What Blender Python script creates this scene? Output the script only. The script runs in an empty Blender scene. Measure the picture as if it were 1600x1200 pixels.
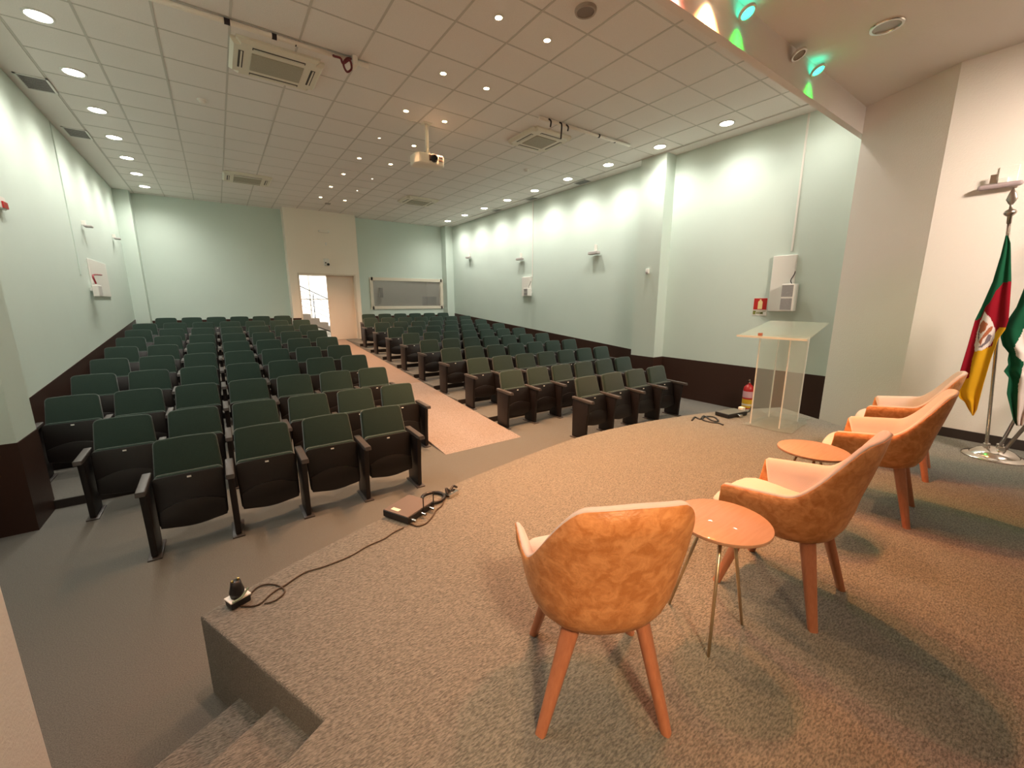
import bpy, bmesh, math, random
from mathutils import Vector, Matrix
random.seed(7)
C = bpy.context.scene.collection
SC = bpy.context.scene
PI = math.pi

# ------------------------------------------------------------------ camera
FPX, YAW, PITCH, ROLL = 638.58, math.radians(35.312), math.radians(11.416), math.radians(-0.11)
EYE = Vector((0.0, 0.0, 1.95))
def cam_axes():
    cy, sy, cp, sp = math.cos(YAW), math.sin(YAW), math.cos(PITCH), math.sin(PITCH)
    f = Vector((sy*cp, cy*cp, -sp)); r = Vector((cy, -sy, 0)); u = r.cross(f)
    c, s = math.cos(ROLL), math.sin(ROLL)
    return c*r + s*u, -s*r + c*u, f
RGT, UPV, FWD = cam_axes()
cam = bpy.data.cameras.new('camera'); camo = bpy.data.objects.new('camera', cam); C.objects.link(camo)
cam.sensor_fit = 'HORIZONTAL'; cam.sensor_width = 36.0; cam.lens = FPX/1600*36.0
cam.clip_start = 0.02; cam.clip_end = 200
m = Matrix((RGT, UPV, -FWD)).transposed().to_4x4(); m.translation = EYE
camo.matrix_world = m
SC.camera = camo
def ray(x, y): return RGT*((x-800)/FPX) - UPV*((y-600)/FPX) + FWD
def at_z(x, y, z): d = ray(x, y); return EYE + d*((z-EYE.z)/d.z)
def at_x(x, y, X): d = ray(x, y); return EYE + d*(X/d.x)
def at_y(x, y, Y): d = ray(x, y); return EYE + d*(Y/d.y)

# ------------------------------------------------------------------ world, exposure
w = bpy.data.worlds.new('world'); SC.world = w; w.use_nodes = True
w.node_tree.nodes['Background'].inputs[0].default_value = (1.0, 0.97, 0.92, 1)
w.node_tree.nodes['Background'].inputs[1].default_value = 3.0
SC.view_settings.view_transform = 'Standard'; SC.view_settings.look = 'None'
SC.view_settings.gamma = 1; SC.view_settings.use_curve_mapping = False
SC.view_settings.exposure = 1.98
W_SIDE, W_MID, W_STAGE, W_BACK = 34.0, 62.0, 106.0, 78.0
WHITE_L = (1.0, 0.945, 0.865); WARM_L = (1.0, 0.53, 0.27)

# ------------------------------------------------------------------ key levels
HALL_Z, STG_Z, CEIL_Z, SCEIL_Z, BEAM_Z = 0.0, 0.45, 4.735, 4.35, 4.04
XL, XR, YB, YP = -1.80, 7.60, 15.0, 14.55

# ------------------------------------------------------------------ materials
MATS = {}
def mat(name, col, rough=0.6, metal=0.0, noise=None, bump=None, emit=None, alpha=1.0, coat=0.0, sheen=0.0, trans=0.0, ior=1.45, spec=0.5):
    """noise=(scale, amount, col2[, stretch])  bump=(scale, strength)"""
    if name in MATS: return MATS[name]
    M = bpy.data.materials.new(name); M.use_nodes = True
    nt = M.node_tree; b = nt.nodes['Principled BSDF']
    b.inputs['Base Color'].default_value = (*col, 1); b.inputs['Roughness'].default_value = rough
    b.inputs['Metallic'].default_value = metal; b.inputs['Coat Weight'].default_value = coat
    b.inputs['Sheen Weight'].default_value = sheen; b.inputs['Specular IOR Level'].default_value = spec
    b.inputs['Transmission Weight'].default_value = trans; b.inputs['IOR'].default_value = ior
    b.inputs['Alpha'].default_value = alpha
    if emit:
        b.inputs['Emission Color'].default_value = (*emit[0], 1); b.inputs['Emission Strength'].default_value = emit[1]
    tc = nt.nodes.new('ShaderNodeTexCoord')
    if noise:
        mp = nt.nodes.new('ShaderNodeMapping'); nt.links.new(tc.outputs['Object'], mp.inputs[0])
        if len(noise) > 3: mp.inputs['Scale'].default_value = noise[3]
        if len(noise) > 4: mp.inputs['Rotation'].default_value = noise[4]
        n = nt.nodes.new('ShaderNodeTexNoise'); n.inputs['Scale'].default_value = noise[0]; n.inputs['Detail'].default_value = 6
        n.inputs['Roughness'].default_value = 0.65
        nt.links.new(mp.outputs[0], n.inputs[0])
        r = nt.nodes.new('ShaderNodeValToRGB'); r.color_ramp.elements[0].position = 0.5-noise[1]; r.color_ramp.elements[1].position = 0.5+noise[1]
        r.color_ramp.elements[0].color = (*noise[2], 1); r.color_ramp.elements[1].color = (*col, 1)
        nt.links.new(n.outputs[0], r.inputs[0]); nt.links.new(r.outputs[0], b.inputs['Base Color'])
    if bump:
        n2 = nt.nodes.new('ShaderNodeTexNoise'); n2.inputs['Scale'].default_value = bump[0]; n2.inputs['Detail'].default_value = 4
        src = tc.outputs['Object']
        if len(bump) > 2:
            mp2 = nt.nodes.new('ShaderNodeMapping'); mp2.inputs['Scale'].default_value = bump[2]
            if len(bump) > 3: mp2.inputs['Rotation'].default_value = bump[3]
            nt.links.new(src, mp2.inputs[0]); src = mp2.outputs[0]
        nt.links.new(src, n2.inputs[0])
        bp = nt.nodes.new('ShaderNodeBump'); bp.inputs['Strength'].default_value = bump[1]; bp.inputs['Distance'].default_value = 0.01
        nt.links.new(n2.outputs[0], bp.inputs['Height']); nt.links.new(bp.outputs[0], b.inputs['Normal'])
    MATS[name] = M; return M
def emit_mat(name, col, s):
    if name in MATS: return MATS[name]
    return mat(name, (0.8, 0.8, 0.8), 0.4, emit=(col, s))

mint = mat('mint_wall_paint', (0.64, 0.74, 0.67), 0.75, noise=(1.3, 0.35, (0.61, 0.71, 0.64)), bump=(60, 0.12), spec=0.25)
cream = mat('cream_wall_paint', (0.85, 0.78, 0.67), 0.75, bump=(60, 0.1), spec=0.25)
stagew = mat('stage_wall_paint', (0.82, 0.78, 0.72), 0.7, bump=(80, 0.25), spec=0.3)
brown = mat('brown_wainscot', (0.045, 0.020, 0.013), 0.45, bump=(30, 0.05), spec=0.4)
tile = mat('ceiling_tile', (0.83, 0.79, 0.75), 0.85, noise=(90, 0.12, (0.79, 0.75, 0.71)), bump=(140, 0.3), spec=0.2)
gyps = mat('gypsum_board', (0.78, 0.74, 0.70), 0.8, bump=(90, 0.15), spec=0.2)
tbar = mat('ceiling_grid_metal', (0.56, 0.53, 0.48), 0.5)
carpet = mat('hall_carpet', (0.20, 0.19, 0.162), 0.95, noise=(170, 0.12, (0.10, 0.095, 0.08)), bump=(320, 0.8), sheen=0.2, spec=0.1)
STG_ROT = (0, 0, math.radians(-4))
carpet_s = mat('stage_carpet', (0.232, 0.226, 0.196), 0.95, noise=(165, 0.125, (0.086, 0.086, 0.075), (0.35, 1.0, 1.0), STG_ROT), bump=(150, 1.0, (0.35, 1.0, 1.0), STG_ROT), sheen=0.2, spec=0.1)
carpet_a = mat('aisle_carpet', (0.335, 0.275, 0.24), 0.95, noise=(60, 0.10, (0.22, 0.172, 0.145)), bump=(120, 0.6), sheen=0.2, spec=0.1)
riserm = mat('dark_riser', (0.030, 0.022, 0.018), 0.6)
skirt = mat('dark_baseboard', (0.035, 0.025, 0.022), 0.45)
white = mat('white_plastic', (0.78, 0.76, 0.70), 0.4)
whitem = mat('white_metal', (0.75, 0.74, 0.70), 0.35)
greyp = mat('grey_grille', (0.42, 0.40, 0.38), 0.6, noise=(300, 0.1, (0.2, 0.2, 0.2)))
black = mat('black_plastic', (0.012, 0.012, 0.013), 0.4)
blackm = mat('black_metal', (0.03, 0.03, 0.03), 0.35, metal=0.6)
chrome = mat('chrome', (0.75, 0.72, 0.68), 0.16, metal=1.0)
red = mat('red_paint', (0.45, 0.015, 0.015), 0.3, coat=0.4)

# ------------------------------------------------------------------ mesh helpers
def obj(name, bm, material, parent=None, loc=None, smooth=False, mats=None):
    me = bpy.data.meshes.new(name); bmesh.ops.recalc_face_normals(bm, faces=bm.faces[:]); bm.to_mesh(me); bm.free()
    for q in (mats or [material]): me.materials.append(q)
    if smooth:
        for p in me.polygons: p.use_smooth = True
    o = bpy.data.objects.new(name, me); C.objects.link(o)
    if parent: o.parent = parent
    if loc is not None: o.location = loc
    return o
def autosmooth(o, deg=35):
    me = o.data
    for p in me.polygons: p.use_smooth = True
    bm = bmesh.new(); bm.from_mesh(me)
    for e in bm.edges:
        if len(e.link_faces) == 2 and e.calc_face_angle(0) > math.radians(deg): e.smooth = False
    bm.to_mesh(me); bm.free(); return o
def tag(o, label, cat, group=None):
    o['label'] = label; o['category'] = cat
    if group: o['group'] = group
    return o
def thing(name, label, cat, loc=(0, 0, 0), rotz=0, group=None):
    o = bpy.data.objects.new(name, None); C.objects.link(o); o.empty_display_size = 0.1
    o.location = loc; o.rotation_euler = (0, 0, rotz); return tag(o, label, cat, group)
def struct(name, bm, material, parent=None, mats=None):
    o = obj(name, bm, material, parent, mats=mats)
    if not parent: o['kind'] = 'structure'
    return o
def B(): return bmesh.new()
def box(bm, c, s, M=None, bev=0.0, seg=2):
    vs = [Vector((c[0]+s[0]*i/2, c[1]+s[1]*j/2, c[2]+s[2]*k/2)) for i in (-1, 1) for j in (-1, 1) for k in (-1, 1)]
    if M is not None: vs = [M @ v for v in vs]
    v = [bm.verts.new(p) for p in vs]
    fs = [bm.faces.new([v[i] for i in f]) for f in ((0, 1, 3, 2), (4, 6, 7, 5), (0, 4, 5, 1), (2, 3, 7, 6), (0, 2, 6, 4), (1, 5, 7, 3))]
    if bev > 0:
        es = list({e for f in fs for e in f.edges})
        bmesh.ops.recalc_face_normals(bm, faces=fs)
        bmesh.ops.bevel(bm, geom=es, offset=bev, segments=seg, affect='EDGES', profile=0.5)
    return bm
def bx(x0, x1, y0, y1, z0, z1, bm=None, bev=0.0, M=None):
    bm = bm or B(); return box(bm, ((x0+x1)/2, (y0+y1)/2, (z0+z1)/2), (x1-x0, y1-y0, z1-z0), M, bev)
def prism(bm, pts, d, bev=0.0, seg=2):
    """pts: planar 3D loop; d: extrusion vector"""
    d = Vector(d); a = [bm.verts.new(Vector(p)) for p in pts]; b = [bm.verts.new(Vector(p)+d) for p in pts]
    n = len(pts); fs = [bm.faces.new(a), bm.faces.new(b[::-1])]
    caps = fs[:]
    for i in range(n): fs.append(bm.faces.new((a[i], b[i], b[(i+1) % n], a[(i+1) % n])))
    bmesh.ops.recalc_face_normals(bm, faces=fs)
    if bev > 0:
        es = list({e for f in caps for e in f.edges})
        bmesh.ops.bevel(bm, geom=es, offset=bev, segments=seg, affect='EDGES', profile=0.5)
    return bm
def frame_of(d):
    d = d.normalized(); a = Vector((0, 0, 1)) if abs(d.z) < 0.9 else Vector((1, 0, 0))
    u = d.cross(a).normalized(); return u, d.cross(u).normalized()
def tube(bm, pts, r, n=8, cap=True, flat=None):
    pts = [Vector(p) for p in pts]; rs = r if isinstance(r, (list, tuple)) else [r]*len(pts); rings = []
    pu = None
    for i, p in enumerate(pts):
        d = (pts[min(i+1, len(pts)-1)]-pts[max(i-1, 0)])
        if pu is None: u, v = frame_of(d)
        else:
            dn = d.normalized(); u = (pu - dn*pu.dot(dn))
            if u.length < 1e-5: u, v = frame_of(d)
            u.normalize(); v = dn.cross(u)
        pu = u; fl = flat or 1.0
        rings.append([bm.verts.new(p+u*math.cos(2*PI*k/n)*rs[i]+v*math.sin(2*PI*k/n)*rs[i]*fl) for k in range(n)])
    for a, b in zip(rings, rings[1:]):
        for k in range(n): bm.faces.new((a[k], a[(k+1) % n], b[(k+1) % n], b[k]))
    if cap: bm.faces.new(rings[0][::-1]); bm.faces.new(rings[-1])
    return bm
def lathe(bm, prof, c=(0, 0, 0), n=24, axis='z'):
    rings = []
    c = Vector(c)
    for r, z in prof:
        ring = []
        for k in range(n):
            a = 2*PI*k/n; p = Vector((r*math.cos(a), r*math.sin(a), z))
            if axis == 'y': p = Vector((p.x, p.z, p.y))
            if axis == 'x': p = Vector((p.z, p.x, p.y))
            ring.append(bm.verts.new(c+p))
        rings.append(ring)
    for a, b in zip(rings, rings[1:]):
        for k in range(n): bm.faces.new((a[k], a[(k+1) % n], b[(k+1) % n], b[k]))
    bm.faces.new(rings[0][::-1]); bm.faces.new(rings[-1]); return bm
def spline(pts, n=8):
    P = [Vector(p) for p in pts]; out = []
    Q = [2*P[0]-P[1]] + P + [2*P[-1]-P[-2]]
    for i in range(1, len(Q)-2):
        for k in range(n):
            t = k/n; a, b, c, d = Q[i-1], Q[i], Q[i+1], Q[i+2]
            out.append(0.5*((2*b)+(c-a)*t+(2*a-5*b+4*c-d)*t*t+(3*b-a-3*c+d)*t**3))
    return out+[P[-1]]
def rounded(w0, w1, z0, z1, r0, r1, n=5, sag=0.0, crown=0.0):
    """closed outline in x,z: half width w0 at z0, w1 at z1, corner radii r0 (bottom) r1 (top)"""
    cs = [(-w0, z0, r0, PI), (w0, z0, r0, 1.5*PI), (w1, z1, r1, 0), (-w1, z1, r1, 0.5*PI)]
    out = []
    for i, (x, z, r, a0) in enumerate(cs):
        cx = x + (r if x < 0 else -r); cz = z + (r if i < 2 else -r)
        for k in range(n+1):
            a = a0 + 0.5*PI*k/n; out.append((cx+r*math.cos(a), cz+r*math.sin(a)))
        if i == 0 and sag:
            for k in range(1, 10):
                u = -1+2*k/10; out.append((u*(w0-r0), z0-sag*(1-u*u)))
        if i == 2 and crown:
            for k in range(1, 6):
                u = 1-2*k/6; out.append((u*(w1-r1), z1+crown*(1-u*u)))
    return out
def ordinal(n): return ['first', 'second', 'third', 'fourth', 'fifth', 'sixth', 'seventh', 'eighth', 'ninth', 'tenth'][n-1]
def text_obj(name, body, size, material, parent, loc, rot, extrude=0.0008):
    cu = bpy.data.curves.new(name, 'FONT'); cu.body = body; cu.size = size; cu.extrude = extrude
    cu.align_x = 'CENTER'; cu.align_y = 'CENTER'; cu.materials.append(material)
    o = bpy.data.objects.new(name, cu); C.objects.link(o); o.parent = parent; o.location = loc; o.rotation_euler = rot; return o

# ------------------------------------------------------------------ room shell
# flat hall floor, terraces under the seating and the aisle ramp
struct('floor', bx(-2.6, 8.4, -0.2, 5.50, -0.12, 0.0), carpet)
RISE, PITCHY, Y2 = 0.087, 1.05, 5.50
AX0, AX1 = 2.20, 3.42
for side, (xa, xb) in enumerate(((XL, AX0), (AX1, XR))):
    bm = B(); bm2 = B()
    for k in range(8):
        y0 = Y2+PITCHY*k; y1 = Y2+PITCHY*(k+1) if k < 7 else YB
        z = RISE*(k+1)
        bx(xa, xb, y0, y1, -0.1, z, bm)
        bx(xa, xb, y0-0.012, y0, z-RISE, z-0.002, bm2)
    struct('floor', bm, carpet); struct('trim_1', bm2, riserm)
def ramp_z(y): return 0.004+max(0, y-4.65)*0.0700
bm = B()
prism(bm, [(AX0, 4.60, 0.0), (AX0, 4.65, 0.006), (AX0, 8.2, ramp_z(8.2)), (AX0, 8.2, -0.1), (AX0, 4.60, -0.1)], (AX1-AX0, 0, 0))
struct('aisle_ramp', bm, carpet_a)
carpet_b = mat('aisle_carpet_upper', (0.30, 0.235, 0.20), 0.95, noise=(30, 0.2, (0.27, 0.21, 0.175)), bump=(120, 0.4), spec=0.1)
bm = B(); prism(bm, [(AX0, 8.2, ramp_z(8.2)), (AX0, YB, ramp_z(YB)), (AX0, YB, -0.1), (AX0, 8.2, -0.1)], (AX1-AX0, 0, 0))
struct('aisle_ramp', bm, carpet_b)
tag(obj('floor_socket_cover', bx(2.02, 2.19, 3.56, 3.66, 0.0, 0.004), mat('brown_cover', (0.16, 0.08, 0.04), 0.6)), 'small flat brown cover plate set in the carpet before the front row', 'floor plate')

# ceiling
struct('ceiling', bx(-2.4, 8.2, 2.17, 17.9, CEIL_Z, CEIL_Z+0.1), tile)
bm = B()
GX0, GY0, GP = 0.44, 3.61, 0.6225
xs = [GX0+GP*i for i in range(-3, 12)]; ys = [GY0+GP*i for i in range(-2, 19)]
for x in xs: bx(x-0.011, x+0.011, 2.18, YB, CEIL_Z-0.004, CEIL_Z, bm)
for y in ys: bx(xs[0], xs[-1], y-0.009, y+0.009, CEIL_Z-0.003, CEIL_Z, bm)
struct('ceiling_grid', bm, tbar)
bm = bx(xs[-1]+0.011, XR, 2.17, YB, CEIL_Z-0.012, CEIL_Z); bx(XL, xs[0]-0.011, 2.17, YB, CEIL_Z-0.012, CEIL_Z, bm)
struct('trim_2', bm, gyps)
struct('ceiling', bx(-2.0, 7.4, -3.2, 2.10, SCEIL_Z, SCEIL_Z+0.1), gyps)
# fascia between the stage ceiling and the hall ceiling
struct('trim_3', bx(-2.0, XR+0.1, 2.10, 2.17, BEAM_Z, CEIL_Z+0.1), gyps)

# side walls with brown wainscot that climbs with the floor
def wain_z(y): return 0.80 if y < 6.0 else 0.875+0.073*(y-6.0)
def side_wall(name, xi, xo):
    struct(name, bx(min(xi, xo), max(xi, xo), 1.4, 18.0, -0.1, CEIL_Z+0.1), mint)
    s = 1 if xo < xi else -1
    bm = B()
    prism(bm, [(xi, 2.0, 0), (xi, 2.0, 0.80), (xi, 5.78, 0.80), (xi, 5.78, 0.86), (xi, YB, wain_z(YB)), (xi, YB, 0)], (0.006*s, 0, 0))
    struct('trim_4', bm, brown)
side_wall('wall_left', XL, XL-0.2); side_wall('wall_right', XR, XR+0.2)
# pilasters part way down both side walls, and at the back corners
for (x0, x1) in ((XL, XL+0.30), (XR-0.30, XR)):
    struct('wall_pilaster', bx(x0, x1, 5.05 if x0 < 0 else 5.20, 5.52 if x0 < 0 else 5.78, -0.1, CEIL_Z), mint)
    e = 0.006
    struct('trim_5', bx(x0-(0 if x0 < 0 else e), x1+(e if x0 < 0 else 0), (5.05 if x0 < 0 else 5.20)-e, (5.52 if x0 < 0 else 5.78)+e, 0, 0.80), brown)
for (x0, x1) in ((XL, XL+0.30), (XR-0.30, XR)):
    struct('wall_pilaster', bx(x0, x1, 14.62, YB, 0, CEIL_Z), mint)
# back wall: left field, right field round the control-room window, cream door bay
WX0, WX1, WZ0, WZ1 = 4.52, 7.26, 1.72, 2.76
struct('wall_back', bx(XL, 1.92, YB, YB+0.2, 0, CEIL_Z), mint)
bm = bx(4.02, WX0, YB, YB+0.2, 0, CEIL_Z); bx(WX1, XR, YB, YB+0.2, 0, CEIL_Z, bm)
bx(WX0, WX1, YB, YB+0.2, 0, WZ0, bm); bx(WX0, WX1, YB, YB+0.2, WZ1, CEIL_Z, bm)
struct('wall_back', bm, mint)
DX0, DX1, DZ0, DZ1 = 2.19, 3.84, 0.69, 2.79
bm = bx(1.92, DX0, YP, YB+0.2, 0, CEIL_Z); bx(DX1, 4.02, YP, YB+0.2, 0, CEIL_Z, bm)
bx(DX0, DX1, YP, YB+0.2, DZ1, CEIL_Z, bm); bx(DX0, DX1, YP, YB+0.2, 0, 0.688, bm)
struct('wall_back', bm, cream)
bm = bx(XL, 1.92, YB-0.006, YB, 0, 1.45); bx(4.02, XR, YB-0.006, YB, 0, 1.45, bm); bx(1.90, 2.17, YP-0.006, YP, 0, 1.45, bm)
bx(4.026, 4.2, YP+0.02, YB, 0, 1.45, bm)
struct('trim_6', bm, brown)

# stage side walls
RW = 6.53
bm = B()
prism(bm, [(6.98, 2.10, -0.1), (RW, 1.215, -0.1), (RW, -3.2, -0.1), (RW+0.2, -3.2, -0.1), (7.7, 1.6, -0.1), (XR, 2.14, -0.1)], (0, 0, SCEIL_Z+0.3))
struct('wall_stage_right', bm, stagew)
LW = -0.745
struct('wall_stage_left', bx(-2.2, LW, -3.2, 2.10, -0.1, SCEIL_Z+0.1), stagew)
struct('wall_stage_rear', bx(-2.2, 7.0, -3.4, -3.2, -0.1, SCEIL_Z+0.1), stagew)
bm = bx(RW-0.015, RW, -3.2, 1.21, STG_Z, STG_Z+0.105)
struct('baseboard_right', bm, skirt)

# stage platform, its curved front edge and the corner steps
edge = spline([(-0.242, 2.293, 0), (0.077, 2.447, 0), (0.455, 2.590, 0), (0.9, 2.735, 0), (1.555, 2.910, 0), (2.139, 3.021, 0), (2.868, 3.135, 0), (3.4, 3.165, 0), (4.164, 3.110, 0), (4.824, 2.995, 0), (5.273, 2.89, 0), (5.798, 2.72, 0), (6.458, 2.425, 0)], 6)
NL = Vector((0.141, 1.399)); NR = Vector((6.045, 1.55))
def stage_loop(z): 
    pts = [Vector((p.x, p.y, z)) for p in edge]
    pts += [Vector((NR.x, NR.y, z)), Vector((6.9, 1.25, z)), Vector((6.9, -3.2, z)), Vector((LW-0.02, -3.2, z)), Vector((LW-0.02, 0.90, z)), Vector((NL.x, NL.y, z))]
    return pts
bm = B(); prism(bm, stage_loop(-0.02), (0, 0, STG_Z+0.02), bev=0.012, seg=3)
struct('stage', bm, carpet_s)
# three risers: two treads running to the left wall beside the notch
nd = (NL-Vector((-0.242, 2.293))); nd.normalize(); td = Vector((-0.89, -0.456)); td.normalize()
P0 = Vector((-0.242, 2.293))
for lev, (d0, d1) in enumerate(((0.30, 1.05), (0.62, 1.05))):
    z = 0.15*(lev+1)
    a = P0+nd*d0; b = P0+nd*d1
    bm = B(); prism(bm, [(a.x, a.y, 0), (b.x+0.1, b.y, 0), (b.x+td.x*1.6, b.y+td.y*1.6, 0), (a.x+td.x*1.6, a.y+td.y*1.6, 0)], (0, 0, z), bev=0.008)
    struct('stage_step', bm, carpet_s)
nr = (Vector((6.458, 2.425))-NR).normalized()
for lev, d in enumerate((0.62, 0.32)):
    z = 0.15*(lev+1); a = NR+nr*d
    bm = B(); prism(bm, [(NR.x+0.01, NR.y, 0), (a.x+0.01, a.y, 0), (a.x+0.6, a.y-0.22, 0), (NR.x+0.7, NR.y-0.25, 0)], (0, 0, z), bev=0.008)
    struct('stage_step', bm, carpet_s)

# wall cable ducts and vertical seams
def wall_duct(x, y, z0, z1, label, s, m_=None):
    tag(obj('cable_duct', bx(min(x, x+0.015*s), max(x, x+0.015*s), y-0.014, y+0.014, z0, z1, bev=0.003), m_ or white), label, 'cable duct')
wall_duct(XR, 2.98, 2.73, CEIL_Z-0.02, 'white vertical cable duct above the loudspeaker beside the fire sign', -1)
wall_duct(XR, 9.68, 2.55, CEIL_Z-0.02, 'white vertical cable duct above the small loudspeaker far along the right wall', -1)
wall_duct(XL, 9.92, 2.40, CEIL_Z-0.02, 'thin mint painted cable duct running down the left wall to its loudspeaker', 1, mint)

# back: sliding door, stair lobby, control room
d = thing('door_1', '', ''); del d['label']; del d['category']; d['kind'] = 'structure'
obj('door_leaf', bx(3.00, DX1, YP+0.13, YP+0.17, DZ0+0.01, DZ1, bev=0.003), mat('door_laminate', (0.82, 0.70, 0.58), 0.5), d)
fr = bx(DX0-0.05, DX0, YP-0.012, YP+0.02, DZ0, DZ1+0.05, bev=0.003); bx(DX1, DX1+0.05, YP-0.012, YP+0.02, DZ0, DZ1+0.05, fr, bev=0.003); bx(DX0, DX1, YP-0.012, YP+0.02, DZ1, DZ1+0.05, fr, bev=0.003)
obj('door_frame', fr, mat('door_casing', (0.70, 0.62, 0.50), 0.5), d)
lob = mat('lobby_paint', (0.85, 0.83, 0.78), 0.7)
bm = bx(-1.8, 4.25, 17.9, 18.0, 0.0, CEIL_Z); bx(-1.9, -1.8, YB+0.2, 18, 0, CEIL_Z, bm); bx(4.02, 4.2, YB+0.2, 18, 0, CEIL_Z, bm)
struct('wall_lobby', bm, lob)
struct('floor', bx(-1.8, 4.02, YB, 17.9, 0.5, 0.688), mat('lobby_floor', (0.7, 0.68, 0.64), 0.3))
st = thing('staircase', 'pale stone stair with zigzag side seen through the open door', 'staircase', (2.0, 16.9, 0.69))
stone = mat('stair_stone', (0.42, 0.36, 0.31), 0.6, noise=(40, 0.2, (0.36, 0.3, 0.26)))
bm = B()
# steps fall towards +X
SX, SZ, RUN, RS = -0.35, 1.30, 0.29, 0.175   # local start
prof = []
for i in range(9):
    x = SX+RUN*i; z = SZ-RS*i*0.92
    prof += [(x, 0, z), (x+RUN, 0, z)]
lastx, lastz = prof[-1][0], prof[-1][2]
prof += [(lastx, 0, lastz-0.20), (SX, 0, SZ-0.38)]
prism(bm, prof, (0, 0.9, 0)); obj('flight', bm, stone, st)
bm = B(); prism(bm, [(SX, -0.02, SZ-0.42), (lastx, -0.02, lastz-0.24), (lastx, -0.02, max(0.0, lastz-0.55)), (lastx-0.6, -0.02, 0.0), (SX, -0.02, 0.0)], (0, 0.05, 0)); obj('side_panel', bm, lob, st)
for q, dz in (('handrail', 0.95), ('rail', 0.78), ('rail', 0.6), ('rail', 0.42), ('rail', 0.24)):
    bm = tube(B(), [(SX-0.3, 0.03, SZ+dz+0.17), (lastx, 0.03, lastz+dz)], 0.016 if q == 'handrail' else 0.009); obj(q, bm, blackm, st)
for i in (2, 4, 6):
    x = SX+RUN*(i+0.5); z = SZ-RS*i*0.92
    obj('baluster', tube(B(), [(x, 0.03, z), (x, 0.03, z+0.92)], 0.014), blackm, st)
W2 = thing('window_2', '', ''); del W2['label']; del W2['category']; W2['kind'] = 'structure'
obj('pane', bx(0.8, 4.0, 17.87, 17.89, 1.0, 3.15), emit_mat('daylit_glass', (1.0, 0.97, 0.90), 0.45), W2)
fr = B()
for x in (0.8, 1.9, 3.0, 3.97): bx(x-0.02, x+0.02, 17.84, 17.88, 1.0, 3.15, fr)
for z in (1.0, 2.05, 3.15): bx(0.8, 4.0, 17.84, 17.88, z-0.02, z+0.02, fr)
obj('window_frame', fr, white, W2)

# control room window
W1 = thing('window_1', '', ''); del W1['label']; del W1['category']; W1['kind'] = 'structure'
fr = B()
for (a, b, c, e) in ((WX0-0.04, WX0+0.07, WZ0-0.04, WZ1+0.04), (WX1-0.07, WX1+0.04, WZ0-0.04, WZ1+0.04), (WX0, WX1, WZ1-0.07, WZ1+0.04), (WX0, WX1, WZ0-0.04, WZ0+0.07)):
    bx(a, b, YB-0.03, YB+0.05, c, e, fr, bev=0.004)
obj('window_frame', fr, mat('window_casing', (0.74, 0.68, 0.56), 0.45), W1)
glass = mat('tinted_window_glass', (0.42, 0.40, 0.36), 0.08, alpha=0.35, spec=0.6)
obj('pane', bx(WX0+0.05, WX1-0.05, YB+0.03, YB+0.038, WZ0+0.05, WZ1-0.05), glass, W1)
ctl = mat('control_room_paint', (0.45, 0.44, 0.40), 0.8)
bm = bx(4.2, 7.6, 17.0, 17.1, 0.6, CEIL_Z); bx(7.5, 7.6, YB+0.2, 17, 0.6, CEIL_Z, bm); bx(4.2, 4.25, YB+0.2, 17, 0.6, CEIL_Z, bm)
struct('wall_control_room', bm, ctl)
struct('floor', bx(4.2, 7.6, YB+0.2, 17.0, 0.6, 0.69), ctl)
tag(obj('wall_speaker', bx(5.42, 5.55, 16.85, 17.0, 2.12, 2.5, bev=0.01), mat('dim_grey', (0.12, 0.12, 0.12), 0.5)), 'narrow dark speaker box inside the control room behind the glass', 'speaker')
tag(obj('equipment_rack', bx(6.9, 7.3, 15.6, 16.1, 0.69, 2.15, bev=0.01), mat('rack_blue', (0.10, 0.11, 0.14), 0.5)), 'dark equipment rack at the right inside the control room', 'equipment rack')

# ------------------------------------------------------------------ lights
def spot(name, loc, power, col, size=100, blend=0.6, target=None, radius=0.04, parent=None):
    L = bpy.data.lights.new(name, 'SPOT'); L.energy = power; L.color = col; L.spot_size = math.radians(size); L.spot_blend = blend; L.shadow_soft_size = radius
    o = bpy.data.objects.new(name, L); C.objects.link(o)
    if parent: o.parent = parent
    o.location = loc
    if target is not None:
        base = Vector(parent.location) if parent else Vector((0, 0, 0))
        dr = Vector(target)-(base+Vector(loc)); o.rotation_euler = dr.to_track_quat('-Z', 'Y').to_euler()
    return o
def area(name, loc, power, col, size):
    L = bpy.data.lights.new(name, 'AREA'); L.energy = power; L.color = col; L.shape = 'DISK'; L.size = size
    o = bpy.data.objects.new(name, L); C.objects.link(o); o.location = loc; return o
def ring_mesh(r0, r1, h):
    bm = B(); n = 24; rr = []
    for r, z in ((r1, 0), (r1, -h*0.6), (r1*0.96, -h), (r0, -h), (r0*0.96, -0.002)):
        rr.append([bm.verts.new((r*math.cos(2*PI*k/n), r*math.sin(2*PI*k/n), z)) for k in range(n)])
    for a, b in zip(rr, rr[1:]):
        for k in range(n): bm.faces.new((a[k], a[(k+1) % n], b[(k+1) % n], b[k]))
    return bm
def disc(r, z, n=24):
    bm = B(); bm.faces.new([bm.verts.new((r*math.cos(2*PI*k/n), r*math.sin(2*PI*k/n), z)) for k in range(n)]); return bm
def make_downlight(name, r, glow, h=0.012):
    t = thing(name, '', 'ceiling light')
    autosmooth(obj('trim_ring', ring_mesh(r, r*1.22, h), whitem, t)); obj('diffuser', disc(r, -0.006), glow, t)
    return t
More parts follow.
